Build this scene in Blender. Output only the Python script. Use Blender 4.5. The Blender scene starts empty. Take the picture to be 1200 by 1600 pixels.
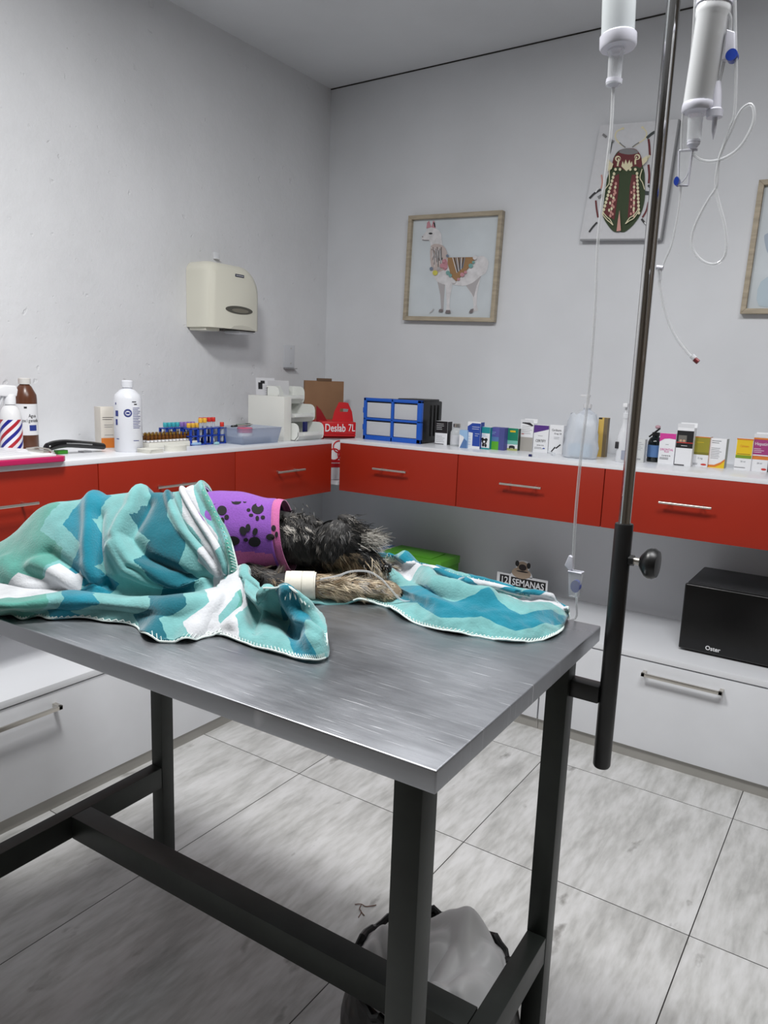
import bpy, bmesh, math, random
import numpy as np
from mathutils import Vector, Matrix, noise
random.seed(7); np.random.seed(7)
C = bpy.context.scene.collection
SC = bpy.context.scene
PI = math.pi
# ------------------------------------------------------------------ camera
CP = np.array([2.397, -3.0302, 1.3076]); YAW, PITCH, ROLL, FPX = 0.5853, -0.1789, 0.0361, 1166.6
FW = np.array([-math.sin(YAW)*math.cos(PITCH), math.cos(YAW)*math.cos(PITCH), math.sin(PITCH)])
_r = np.cross(FW, [0, 0, 1]); _r /= np.linalg.norm(_r); _u = np.cross(_r, FW)
RT = math.cos(ROLL)*_r + math.sin(ROLL)*_u; UP = -math.sin(ROLL)*_r + math.cos(ROLL)*_u
cam = bpy.data.objects.new('camera', bpy.data.cameras.new('camera')); C.objects.link(cam)
m = Matrix(((RT[0], UP[0], -FW[0], CP[0]), (RT[1], UP[1], -FW[1], CP[1]), (RT[2], UP[2], -FW[2], CP[2]), (0, 0, 0, 1)))
cam.matrix_world = m
cam.data.sensor_fit = 'HORIZONTAL'; cam.data.sensor_width = 36; cam.data.lens = FPX*36/1200; cam.data.clip_start = .02
SC.camera = cam
# ------------------------------------------------------------------ world, lights, exposure
w = bpy.data.worlds.new('world'); SC.world = w; w.use_nodes = True
w.node_tree.nodes['Background'].inputs[0].default_value = (.9, .95, 1, 1)
w.node_tree.nodes['Background'].inputs[1].default_value = .3
def area(name, loc, size, power, col, target=None, sy=None):
    l = bpy.data.lights.new(name, 'AREA'); l.shape = 'RECTANGLE'; l.size = size; l.size_y = sy or size
    l.energy = power; l.color = col
    o = bpy.data.objects.new(name, l); C.objects.link(o); o.location = loc
    if target is not None:
        o.rotation_euler = (Vector(target)-Vector(loc)).to_track_quat('-Z', 'Y').to_euler()
    return o
area('ceiling_key_and_fill', (1.25, -2.25, 2.60), .34, 22, (1, .995, .98), sy=.34)
area('ceiling_key_and_fill', (2.35, -1.95, 2.60), .9, 20, (.985, .99, 1), sy=.5)  # added soft fill light, not a known second lamp
SC.view_settings.view_transform = 'Standard'; SC.view_settings.look = 'None'
SC.view_settings.exposure = 0.72; SC.view_settings.gamma = 1; SC.view_settings.use_curve_mapping = False
try: SC.cycles.use_denoising = True
except Exception: pass
# ------------------------------------------------------------------ measures of the room
H = 2.6443; ZT, ZB = 1.027, .8103; DU = .4325; WT = 1.034           # wall-hung drawers, their worktop
LH, LB, DL, LT = .3745, .046, .475, .398                            # floor cabinets
def at(px, py, **k):                                                # a measured sight line met with a plane (x=, y= or z=)
    ax, val = list(k.items())[0]; i = 'xyz'.index(ax)
    d = FW*FPX + RT*(px-600) - UP*(py-800)
    t = (val-CP[i])/d[i]
    return Vector(CP+t*d)
# ------------------------------------------------------------------ materials
MATS = {}
def s2l(c): return tuple(((v/255)/12.92 if v/255 <= .04045 else ((v/255+.055)/1.055)**2.4) for v in c)
def mat(name, rgb=(200, 200, 200), rough=.5, metal=0, **k):
    if name in MATS: return MATS[name]
    mt = bpy.data.materials.new(name); mt.use_nodes = True; b = mt.node_tree.nodes['Principled BSDF']
    b.inputs['Base Color'].default_value = (*s2l(rgb), 1); b.inputs['Roughness'].default_value = rough
    b.inputs['Metallic'].default_value = metal
    for kk, v in k.items():
        b.inputs[kk.replace('_', ' ')].default_value = v
    MATS[name] = mt; return mt
def nodes(mt): return mt.node_tree.nodes, mt.node_tree.links, mt.node_tree.nodes['Principled BSDF']
def nd(mt, typ, **k):
    n = mt.node_tree.nodes.new(typ)
    for kk, v in k.items(): setattr(n, kk, v)
    return n
def add_noise(mt, scale=20, amount=.08, bump=0, stretch=(1, 1, 1), detail=4, bscale=None, rot=(0, 0, 0), coord='Object'):
    N, L, b = nodes(mt); base = tuple(b.inputs['Base Color'].default_value)
    tc = nd(mt, 'ShaderNodeTexCoord'); mp = nd(mt, 'ShaderNodeMapping'); mp.inputs['Scale'].default_value = stretch; mp.inputs['Rotation'].default_value = rot
    L.new(tc.outputs[coord], mp.inputs[0])
    no = nd(mt, 'ShaderNodeTexNoise'); no.inputs['Scale'].default_value = scale; no.inputs['Detail'].default_value = detail
    L.new(mp.outputs[0], no.inputs['Vector'])
    if amount:
        cr = nd(mt, 'ShaderNodeValToRGB')
        lo = tuple(max(0, c*(1-amount*2)) for c in base[:3]); hi = tuple(min(1, c*(1+amount*2)) for c in base[:3])
        cr.color_ramp.elements[0].color = (*lo, 1); cr.color_ramp.elements[0].position = .3
        cr.color_ramp.elements[1].color = (*hi, 1); cr.color_ramp.elements[1].position = .7
        L.new(no.outputs[0], cr.inputs[0]); L.new(cr.outputs[0], b.inputs['Base Color'])
    if bump:
        n2 = nd(mt, 'ShaderNodeTexNoise'); n2.inputs['Scale'].default_value = bscale or scale; n2.inputs['Detail'].default_value = 5
        L.new(mp.outputs[0], n2.inputs['Vector'])
        bp = nd(mt, 'ShaderNodeBump'); bp.inputs['Strength'].default_value = bump; bp.inputs['Distance'].default_value = .004
        L.new(n2.outputs[0], bp.inputs['Height']); L.new(bp.outputs[0], b.inputs['Normal'])
    return mt
def clear_mat(name, rgb=(235, 240, 245), trans=.8, rough=.12, edge=.6):
    if name in MATS: return MATS[name]
    mt = bpy.data.materials.new(name); mt.use_nodes = True; N, L, b = nodes(mt)
    b.inputs['Base Color'].default_value = (*s2l(rgb), 1); b.inputs['Roughness'].default_value = rough
    tr = nd(mt, 'ShaderNodeBsdfTransparent'); mx = nd(mt, 'ShaderNodeMixShader'); lw = nd(mt, 'ShaderNodeLayerWeight'); lw.inputs[0].default_value = .35
    ma = nd(mt, 'ShaderNodeMath', operation='MULTIPLY_ADD'); ma.inputs[1].default_value = edge; ma.inputs[2].default_value = 1-trans
    ma.use_clamp = True
    L.new(lw.outputs['Facing'], ma.inputs[0]); L.new(ma.outputs[0], mx.inputs[0])
    L.new(tr.outputs[0], mx.inputs[1]); L.new(b.outputs[0], mx.inputs[2])
    L.new(mx.outputs[0], N['Material Output'].inputs[0]); MATS[name] = mt; return mt

def wall_mat(name, rgb, rough_amt):
    mt = mat(name, rgb, .62); N, L, b = nodes(mt)
    tc = nd(mt, 'ShaderNodeTexCoord')
    n1 = nd(mt, 'ShaderNodeTexNoise'); n1.inputs['Scale'].default_value = 2.2; n1.inputs['Detail'].default_value = 6
    n2 = nd(mt, 'ShaderNodeTexNoise'); n2.inputs['Scale'].default_value = 14; n2.inputs['Detail'].default_value = 8; n2.inputs['Roughness'].default_value = .6
    vo = nd(mt, 'ShaderNodeTexNoise'); vo.inputs['Scale'].default_value = 26; vo.inputs['Detail'].default_value = 3
    for n in (n1, n2, vo): L.new(tc.outputs['Object'], n.inputs['Vector'])
    r = nd(mt, 'ShaderNodeValToRGB'); r.color_ramp.elements[0].position = .68; r.color_ramp.elements[1].position = .74
    L.new(vo.outputs[0], r.inputs[0])
    md = nd(mt, 'ShaderNodeMath', operation='MULTIPLY_ADD'); md.inputs[1].default_value = -.5; L.new(r.outputs[0], md.inputs[0]); L.new(n2.outputs[0], md.inputs[2])
    bp = nd(mt, 'ShaderNodeBump'); bp.inputs['Strength'].default_value = rough_amt; bp.inputs['Distance'].default_value = .006
    L.new(md.outputs[0], bp.inputs['Height']); L.new(bp.outputs[0], b.inputs['Normal'])
    cr = nd(mt, 'ShaderNodeValToRGB'); c = s2l(rgb)
    cr.color_ramp.elements[0].color = (*[x*.95 for x in c], 1); cr.color_ramp.elements[1].color = (*[min(1, x*1.04) for x in c], 1)
    cr.color_ramp.elements[0].position = .35; cr.color_ramp.elements[1].position = .65
    L.new(n1.outputs[0], cr.inputs[0]); L.new(cr.outputs[0], b.inputs['Base Color'])
    return mt
M_WALL_L = wall_mat('painted_plaster_rough', (220, 221, 224), .6)
M_WALL = wall_mat('painted_plaster', (217, 219, 223), .12)
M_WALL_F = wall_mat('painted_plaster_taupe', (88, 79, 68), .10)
M_CEIL = wall_mat('ceiling_paint', (214, 216, 219), .08)

def floor_mat():
    mt = mat('grey_wood_look_tile', (190, 190, 188), .34); N, L, b = nodes(mt)
    tc = nd(mt, 'ShaderNodeTexCoord'); sp = nd(mt, 'ShaderNodeSeparateXYZ'); L.new(tc.outputs['Object'], sp.inputs[0])
    def M(op, a, bb=None, cc=None):
        n = nd(mt, 'ShaderNodeMath', operation=op)
        for i, v in enumerate((a, bb, cc)):
            if v is None: continue
            if isinstance(v, (int, float)): n.inputs[i].default_value = v
            else: L.new(v, n.inputs[i])
        return n.outputs[0]
    GX, GY, SX, SY = .9247, -.653, .6166, .6096
    tx = M('DIVIDE', M('SUBTRACT', sp.outputs[0], GX), SX); ty = M('DIVIDE', M('SUBTRACT', sp.outputs[1], GY), SY)
    fx = M('ABSOLUTE', M('SUBTRACT', M('FRACT', M('ADD', tx, .5)), .5)); fy = M('ABSOLUTE', M('SUBTRACT', M('FRACT', M('ADD', ty, .5)), .5))
    g = M('LESS_THAN', M('MINIMUM', fx, fy), .0022)
    idx = M('ADD', M('MULTIPLY', M('FLOOR', tx), 7.31), M('MULTIPLY', M('FLOOR', ty), 3.77))
    cb = nd(mt, 'ShaderNodeCombineXYZ'); L.new(M('MULTIPLY', sp.outputs[0], 1.0), cb.inputs[0])
    L.new(M('MULTIPLY', sp.outputs[1], .22), cb.inputs[1]); L.new(idx, cb.inputs[2])
    n1 = nd(mt, 'ShaderNodeTexNoise'); n1.inputs['Scale'].default_value = 13; n1.inputs['Detail'].default_value = 8; n1.inputs['Roughness'].default_value = .62; n1.inputs['Distortion'].default_value = .4
    L.new(cb.outputs[0], n1.inputs['Vector'])
    n2 = nd(mt, 'ShaderNodeTexNoise'); n2.inputs['Scale'].default_value = 70; n2.inputs['Detail'].default_value = 6; L.new(cb.outputs[0], n2.inputs['Vector'])
    cb2 = nd(mt, 'ShaderNodeCombineXYZ'); L.new(sp.outputs[0], cb2.inputs[0]); L.new(M('MULTIPLY', sp.outputs[1], .5), cb2.inputs[1]); L.new(idx, cb2.inputs[2])
    n3 = nd(mt, 'ShaderNodeTexNoise'); n3.inputs['Scale'].default_value = 13; n3.inputs['Detail'].default_value = 5; L.new(cb2.outputs[0], n3.inputs['Vector'])
    v = M('ADD', M('MULTIPLY', n1.outputs[0], .68), M('MULTIPLY', n2.outputs[0], .32))
    cr = nd(mt, 'ShaderNodeValToRGB'); e = cr.color_ramp.elements
    e[0].position = .34; e[0].color = (*s2l((168, 168, 166)), 1); e[1].position = .62; e[1].color = (*s2l((217, 217, 217)), 1)
    x = e.new(.46); x.color = (*s2l((193, 193, 191)), 1); x = e.new(.54); x.color = (*s2l((207, 207, 206)), 1)
    L.new(v, cr.inputs[0])
    sr = nd(mt, 'ShaderNodeValToRGB'); sr.color_ramp.elements[0].position = .655; sr.color_ramp.elements[1].position = .73; L.new(n3.outputs[0], sr.inputs[0])
    mk = nd(mt, 'ShaderNodeMix', data_type='RGBA'); mk.inputs[7].default_value = (*s2l((118, 116, 112)), 1); L.new(M('MULTIPLY', sr.outputs[0], .75), mk.inputs[0]); L.new(cr.outputs[0], mk.inputs[6])
    mg = nd(mt, 'ShaderNodeMix', data_type='RGBA'); mg.inputs[7].default_value = (*s2l((45, 43, 42)), 1); L.new(g, mg.inputs[0]); L.new(mk.outputs[2], mg.inputs[6])
    L.new(mg.outputs[2], b.inputs['Base Color'])
    bp = nd(mt, 'ShaderNodeBump'); bp.inputs['Strength'].default_value = .12; bp.inputs['Distance'].default_value = .002; L.new(v, bp.inputs['Height']); L.new(bp.outputs[0], b.inputs['Normal'])
    L.new(M('MULTIPLY_ADD', n2.outputs[0], .25, .25), b.inputs['Roughness'])
    return mt
M_FLOOR = floor_mat()
def steel_mat():
    mt = mat('brushed_stainless_steel', (196, 198, 203), .3, 1); N, L, b = nodes(mt)
    tc = nd(mt, 'ShaderNodeTexCoord'); mp = nd(mt, 'ShaderNodeMapping'); mp.inputs['Rotation'].default_value = (0, 0, math.radians(-12)); mp.inputs['Scale'].default_value = (1, 8, 8)
    L.new(tc.outputs['Object'], mp.inputs[0])
    n = nd(mt, 'ShaderNodeTexNoise'); n.inputs['Scale'].default_value = 14; n.inputs['Detail'].default_value = 8; n.inputs['Roughness'].default_value = .7; L.new(mp.outputs[0], n.inputs['Vector'])
    n3 = nd(mt, 'ShaderNodeTexNoise'); n3.inputs['Scale'].default_value = 4; n3.inputs['Detail'].default_value = 3; L.new(tc.outputs['Object'], n3.inputs['Vector'])
    r = nd(mt, 'ShaderNodeMapRange'); r.inputs[1].default_value = .3; r.inputs[2].default_value = .7; r.inputs[3].default_value = .2; r.inputs[4].default_value = .42
    L.new(n3.outputs[0], r.inputs[0]); 
    ad = nd(mt, 'ShaderNodeMath', operation='MULTIPLY_ADD'); ad.inputs[1].default_value = .16; L.new(n.outputs[0], ad.inputs[0]); L.new(r.outputs[0], ad.inputs[2]); L.new(ad.outputs[0], b.inputs['Roughness'])
    # long thin scratches
    mp2 = nd(mt, 'ShaderNodeMapping'); mp2.inputs['Rotation'].default_value = (0, 0, math.radians(-20)); mp2.inputs['Scale'].default_value = (1.2, 60, 1)
    L.new(tc.outputs['Object'], mp2.inputs[0])
    n4 = nd(mt, 'ShaderNodeTexNoise'); n4.inputs['Scale'].default_value = 9; n4.inputs['Detail'].default_value = 2; L.new(mp2.outputs[0], n4.inputs['Vector'])
    sr = nd(mt, 'ShaderNodeValToRGB'); sr.color_ramp.elements[0].position = .66; sr.color_ramp.elements[1].position = .74; L.new(n4.outputs[0], sr.inputs[0])
    mx = nd(mt, 'ShaderNodeMix', data_type='RGBA'); mx.inputs[6].default_value = (*s2l((172, 174, 179)), 1); mx.inputs[7].default_value = (*s2l((236, 237, 240)), 1)
    L.new(sr.outputs[0], mx.inputs[0]); L.new(mx.outputs[2], b.inputs['Base Color'])
    bp = nd(mt, 'ShaderNodeBump'); bp.inputs['Strength'].default_value = .16; bp.inputs['Distance'].default_value = .001
    a2 = nd(mt, 'ShaderNodeMath', operation='ADD'); L.new(n.outputs[0], a2.inputs[0]); L.new(sr.outputs[0], a2.inputs[1]); L.new(a2.outputs[0], bp.inputs['Height']); L.new(bp.outputs[0], b.inputs['Normal'])
    return mt
M_STEEL = steel_mat()
M_RED = add_noise(mat('red_laminate', (156, 32, 2), .52), 3, .03)
M_WHITE = add_noise(mat('white_laminate', (226, 228, 232), .38), 5, .02)
M_WTOP = mat('white_worktop', (230, 232, 236), .28)
M_KICK = mat('aluminium_plinth', (165, 163, 158), .45, .2)
M_GAP = mat('dark_gap', (40, 36, 34), .8)
M_CHROME = mat('chrome', (205, 205, 205), .12, 1)
M_SATIN = mat('satin_nickel', (206, 202, 194), .3, 1)
M_FRAME = add_noise(mat('dark_painted_steel', (44, 48, 45), .42, .3), 12, .12, .15)
M_BLACK = mat('black_plastic', (14, 14, 15), .38)
M_BLKP = add_noise(mat('black_painted_tube', (20, 20, 21), .4), 40, .1, .1)
def col(name, rgb, rough=.5, **k): return mat(name, rgb, rough, **k)
WHT = col('white_print', (232, 233, 236)); GRYP = col('grey_print', (150, 152, 156)); DKP = col('dark_print', (38, 38, 42))
CLEAR = clear_mat('clear_plastic'); CLEARW = clear_mat('milky_plastic', (240, 242, 246), .35, .3)

# ------------------------------------------------------------------ mesh builder
class MB:
    def __init__(s): s.bm = bmesh.new(); s.mats = []
    def mi(s, m_):
        if m_ not in s.mats: s.mats.append(m_)
        return s.mats.index(m_)
    def _tag(s, faces, m_, smooth):
        i = s.mi(m_)
        for f in faces: f.material_index = i; f.smooth = smooth
    def box(s, x0, y0, z0, x1, y1, z1, m_, bevel=0, M=None, seg=2):
        b = bmesh.new(); bmesh.ops.create_cube(b, size=1)
        for v in b.verts: v.co = Vector(((x0+x1)/2+v.co.x*(x1-x0), (y0+y1)/2+v.co.y*(y1-y0), (z0+z1)/2+v.co.z*(z1-z0)))
        if bevel: bmesh.ops.bevel(b, geom=b.edges[:], offset=bevel, segments=seg, affect='EDGES', profile=.6)
        return s.merge(b, m_, bool(bevel), M)
    def merge(s, b, m_, smooth=True, M=None):
        vm = {}
        for v in b.verts: vm[v] = s.bm.verts.new((M @ v.co) if M else v.co)
        fs = []
        for f in b.faces:
            try: fs.append(s.bm.faces.new([vm[v] for v in f.verts]))
            except ValueError: pass
        s._tag(fs, m_, smooth); b.free(); return fs
    def prism(s, poly, axis, a, b_, m_, bevel=0, smooth=False, M=None):
        bm = bmesh.new()
        def P(p, t): return {'x': (t, p[0], p[1]), 'y': (p[0], t, p[1]), 'z': (p[0], p[1], t)}[axis]
        v0 = [bm.verts.new(P(p, a)) for p in poly]; v1 = [bm.verts.new(P(p, b_)) for p in poly]; n = len(poly)
        bm.faces.new(v0); bm.faces.new(v1[::-1])
        for i in range(n): bm.faces.new((v0[i], v1[i], v1[(i+1) % n], v0[(i+1) % n]))
        bmesh.ops.recalc_face_normals(bm, faces=bm.faces)
        if bevel: bmesh.ops.bevel(bm, geom=bm.edges[:], offset=bevel, segments=3, affect='EDGES', profile=.6, clamp_overlap=True)
        return s.merge(bm, m_, smooth or bool(bevel), M)
    def lathe(s, prof, m_, seg=24, M=None, c=(0, 0), cap=True, sx=1, sy=1):
        bm = bmesh.new(); rings = []
        for r, z in prof: rings.append([bm.verts.new((c[0]+r*sx*math.cos(2*PI*i/seg), c[1]+r*sy*math.sin(2*PI*i/seg), z)) for i in range(seg)])
        for a, b_ in zip(rings, rings[1:]):
            for i in range(seg): bm.faces.new((a[i], a[(i+1) % seg], b_[(i+1) % seg], b_[i]))
        if cap: bm.faces.new(rings[0][::-1]); bm.faces.new(rings[-1])
        return s.merge(bm, m_, True, M)
    def tube(s, pts, r, m_, seg=8, cap=True, closed=False):
        pts = [Vector(p) for p in pts]; n = len(pts); rr = r if isinstance(r, (list, tuple)) else [r]*n
        rings = []; prev = None
        for i, p in enumerate(pts):
            a = pts[(i-1) % n] if closed else pts[max(i-1, 0)]; b_ = pts[(i+1) % n] if closed else pts[min(i+1, n-1)]
            t = (b_-a).normalized()
            u = prev-t*prev.dot(t) if prev else t.orthogonal()
            u.normalize(); prev = u; v = t.cross(u)
            rings.append([s.bm.verts.new(p+(u*math.cos(2*PI*k/seg)+v*math.sin(2*PI*k/seg))*rr[i]) for k in range(seg)])
        fs = []
        rg = list(zip(rings, rings[1:])) + ([(rings[-1], rings[0])] if closed else [])
        for a, b_ in rg:
            for k in range(seg): fs.append(s.bm.faces.new((a[k], a[(k+1) % seg], b_[(k+1) % seg], b_[k])))
        if cap and not closed: fs += [s.bm.faces.new(rings[0][::-1]), s.bm.faces.new(rings[-1])]
        s._tag(fs, m_, True)
    def face(s, pts, m_):
        f = s.bm.faces.new([s.bm.verts.new(p) for p in pts]); s._tag([f], m_, False); return f
    def blob(s, c, r, m_, seg=16, M=None):
        b = bmesh.new(); bmesh.ops.create_uvsphere(b, u_segments=seg, v_segments=seg//2+2, radius=1)
        for v in b.verts: v.co = Vector((c[0]+v.co.x*r[0], c[1]+v.co.y*r[1], c[2]+v.co.z*r[2]))
        return s.merge(b, m_, True, M)
    def text(s, body, M, size, m_, xs=1.0, bold=0, ext=.0003):
        cu = bpy.data.curves.new('t', 'FONT'); cu.body = body; cu.size = size; cu.align_x = 'CENTER'; cu.align_y = 'CENTER'; cu.offset = bold; cu.extrude = ext; cu.resolution_u = 3
        o = bpy.data.objects.new('t', cu); me = bpy.data.meshes.new_from_object(o)
        b = bmesh.new(); b.from_mesh(me)
        for v in b.verts: v.co.x *= xs
        s.merge(b, m_, False, M); bpy.data.objects.remove(o); bpy.data.curves.remove(cu); bpy.data.meshes.remove(me)
    def build(s, name, parent=None, loc=None, label=None, rec=True):
        if rec: bmesh.ops.recalc_face_normals(s.bm, faces=s.bm.faces)
        me = bpy.data.meshes.new(name); s.bm.to_mesh(me); s.bm.free()
        for m_ in s.mats: me.materials.append(m_)
        try: me.set_sharp_from_angle(angle=math.radians(38))
        except Exception: pass
        o = bpy.data.objects.new(name, me); C.objects.link(o)
        if parent: o.parent = parent
        if loc is not None: o.location = loc
        if label: o['label'] = label
        return o
def tag(o, label, cat, group=None, kind=None):
    o['label'] = label; o['category'] = cat
    if group: o['group'] = group
    if kind: o['kind'] = kind
    return o
def thing(name, label, cat, loc=(0, 0, 0), rz=0, group=None):
    o = bpy.data.objects.new(name, None); C.objects.link(o); o.empty_display_size = .05
    o.location = loc; o.rotation_euler = (0, 0, rz); return tag(o, label, cat, group)
def struct(mb, name):
    o = mb.build(name); o['kind'] = 'structure'; return o
def smooth_path(pts, n=8, closed=False):
    P = [Vector(p) for p in pts]; out = []; N = len(P)
    rng = range(N if closed else N-1)
    for i in rng:
        if closed: p0, p1, p2, p3 = P[(i-1) % N], P[i], P[(i+1) % N], P[(i+2) % N]
        else: p0, p1, p2, p3 = P[max(i-1, 0)], P[i], P[i+1], P[min(i+2, N-1)]
        for k in range(n):
            t = k/n
            out.append(.5*((2*p1)+(-p0+p2)*t+(2*p0-5*p1+4*p2-p3)*t*t+(-p0+3*p1-3*p2+p3)*t*t*t))
    if not closed: out.append(P[-1])
    return out
RX = Matrix.Rotation(PI/2, 4, 'X')                                  # text upright, facing -y
# ================================================================== THE SETTING
XR, YF = 3.7, -4.5
b = MB(); b.box(-.1, YF-.1, -.1, XR+.1, .1, 0, M_FLOOR); struct(b, 'floor')
b = MB(); b.box(-.1, YF-.1, H, XR+.1, .1, H+.1, M_CEIL); struct(b, 'ceiling')
b = MB(); b.box(-.1, YF-.1, 0, 0, .1, H, M_WALL_L); struct(b, 'wall_left')
b = MB(); b.box(0, 0, 0, XR+.1, .1, H, M_WALL); struct(b, 'wall_back')
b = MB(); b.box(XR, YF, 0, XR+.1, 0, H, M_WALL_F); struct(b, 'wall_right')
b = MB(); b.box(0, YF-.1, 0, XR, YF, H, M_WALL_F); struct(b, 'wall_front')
b = MB(); b.tube([(0.002, -.002, H-.002), (XR, -.002, H-.002)], .0028, M_GAP, 6); struct(b, 'trim_1')

# ================================================================== CABINETS
def bar_handle(parent, xc, zc, ln, y, r=.0045, out=.032):
    b = MB(); b.tube([(xc-ln/2, y-out, zc), (xc+ln/2, y-out, zc)], r, M_SATIN, 10)
    for s_ in (-1, 1): b.tube([(xc+s_*ln*.31, y, zc), (xc+s_*ln*.31, y-out, zc)], r*.8, M_SATIN, 8)
    return b.build('handle', parent)
UW = .583
def wall_unit(loc, rz, w, label):
    t = thing('wall_drawer_cabinet', label, 'drawer cabinet', loc, rz, 'red wall-hung drawer cabinets')
    b = MB(); b.box(.002, .02, ZB+.004, w-.002, DU-.002, WT-.016, M_WHITE); b.build('body', t)
    b = MB(); b.box(.0015, 0, ZB, w-.0015, .019, ZT, M_RED, .0012); f = b.build('drawer_front', t)
    bar_handle(f, w/2-.01, .928, .165, 0)
    return t
def wall_unit_at(i, back, w, label):
    if back: return wall_unit((.4322+i*UW, -DU, 0), 0, w, label)
    return wall_unit((DU, -.4884-(i+1)*.5763, 0), PI/2, w, label)
wl = ['red wall drawer front right of the corner, below the blue organiser', 'red wall drawer front under the row of medicine cartons, second from the corner',
      'red wall drawer front behind the chrome pole, above the black microwave']
for i in range(3): wall_unit_at(i, True, UW, wl[i])
wl = ['red wall drawer front left of the corner, under the white stacking bins', 'red wall drawer front under the blue tube rack, above the dog',
      'red wall drawer front at the left frame edge below the pink clipboard']
for i in range(3): wall_unit_at(i, False, .5763, wl[i])
b = MB(); b.box(.4322, -DU-.001, WT-.015, 2.1815, -.001, WT, M_WTOP, .001)
tag(b.build('worktop'), 'long white worktop over the red drawers on the back wall', 'worktop')
b = MB(); b.box(.001, -.4884-3*.5763, WT-.015, DU+.001, -.4884, WT, M_WTOP, .001)
tag(b.build('worktop'), 'long white worktop over the red drawers on the left wall', 'worktop')

def base_unit(loc, rz, w, hx, label):
    t = thing('floor_cabinet', label, 'cabinet', loc, rz, 'low white floor cabinets')
    b = MB(); b.box(.001, .018, LB, w-.001, DL-.003, LT-.021, M_WHITE); b.build('body', t)
    b = MB(); b.box(.002, 0, LB, w-.002, .017, LH-.003, M_WHITE, .001); f = b.build('drawer_front', t)
    b = MB(); b.box(0, .012, 0, w, .03, LB-.003, M_KICK); b.build('plinth', t)
    b = MB(); ln = .26
    b.box(hx-ln/2, -.034, .326, hx+ln/2, -.026, .338, M_SATIN, .001)
    for s_ in (-1, 1): b.box(hx+s_*(ln/2-.006)-.006, -.034, .326, hx+s_*(ln/2-.006)+.006, 0, .338, M_SATIN, .001)
    b.build('handle', f)
    return t
base_unit((1.435, -.4688, 0), 0, .99, .50, 'low white floor cabinet with wide drawer below the black microwave')
base_unit((.4852, -.4688, 0), 0, .948, .45, 'low white floor cabinet behind the table, under the green box')
base_unit((.4852, -2.62, 0), PI/2, 1.20, .645, 'low white floor cabinet on the left behind the table end, handle in view')
base_unit((.4852, -1.418, 0), PI/2, .90, .45, 'low white floor cabinet beside the left wall nearest the corner')
b = MB(); b.box(.4862, -.4688-.004, LT-.021, 2.426, -.001, LT, M_WTOP, .001); tag(b.build('worktop'), 'low white worktop along the back wall carrying the microwave', 'worktop')
b = MB(); b.box(.001, -2.62, LT-.021, .4852+.004, -.001, LT, M_WTOP, .001); tag(b.build('worktop'), 'low white worktop along the left wall behind the table end', 'worktop')

# ================================================================== EXAMINATION TABLE
TX, TY, TH, TW, TZ, TT = 2.0494, -2.3877, .0261, .5931, .90, .028
TLEN = 1.135
tbl = thing('examination_table', 'stainless steel veterinary examination table on dark steel legs', 'table', (TX, TY, 0), TH)
# local: x from -TLEN to 0, y from 0 to TW
b = MB(); b.box(-TLEN, 0, TZ-TT, 0, TW, TZ, M_STEEL, .0025, seg=3); b.build('tabletop', tbl)
a = .038; ins = .026
def leg(x, y):
    b = MB(); b.box(x, y, 0.0, x+a, y+a, TZ-TT, M_FRAME, .002)
    return b.build('leg', tbl)
for x in (-.029-a, -1.0753): 
    for y in (ins, TW-ins-a): leg(x, y)
for x in (-.029-a, -1.0753):
    b = MB(); b.box(x+.001, ins+a, .268, x+a-.001, TW-ins-a, .322, M_FRAME, .002); b.build('stretcher', tbl)
b = MB(); b.box(-1.0753+a, TW/2-.025, .268, -.029-a, TW/2+.025, .322, M_FRAME, .002); b.build('stretcher', tbl)


# ---------------- drip pole bolted beside the back right leg
PX, PY = 2.068, -1.835
pole = thing('drip_pole', 'tall chrome drip pole in a black tube holder at the table corner', 'drip pole', (PX, PY, 0))
b = MB(); b.lathe([(.0125, .668), (.0145, .672), (.0145, 1.088), (.0138, 1.09)], M_BLKP, 24, cap=True); b.build('outer_tube', pole)
b = MB(); b.lathe([(.0095, 1.06), (.0095, 2.32)], M_CHROME, 24)
b.tube(smooth_path([(-.10, 0, 2.30), (-.095, 0, 2.27), (-.07, 0, 2.275), (-.055, 0, 2.30), (0, 0, 2.325), (.055, 0, 2.30), (.07, 0, 2.275), (.095, 0, 2.27), (.10, 0, 2.30)], 6), .004, M_CHROME, 8)
b.build('chrome_tube', pole)
b = MB(); b.box(-.0775, -.014, .782, -.012, .014, .812, M_BLKP, .003); b.build('bracket_arm', pole)
b = MB(); K = Matrix.Translation((0, 0, 1.032)) @ Matrix.Rotation(PI/2, 4, 'Y')
b.lathe([(.006, .012), (.006, .03)], M_SATIN, 16, M=K); b.lathe([(.009, .013), (.009, .021)], M_BLKP, 6, M=K)
b.lathe([(.008, .03), (.012, .032), (.022, .04), (.0245, .045), (.0245, .052), (.021, .058), (.010, .060)], M_BLACK, 28, M=K); b.build('clamp_knob', pole)
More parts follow.
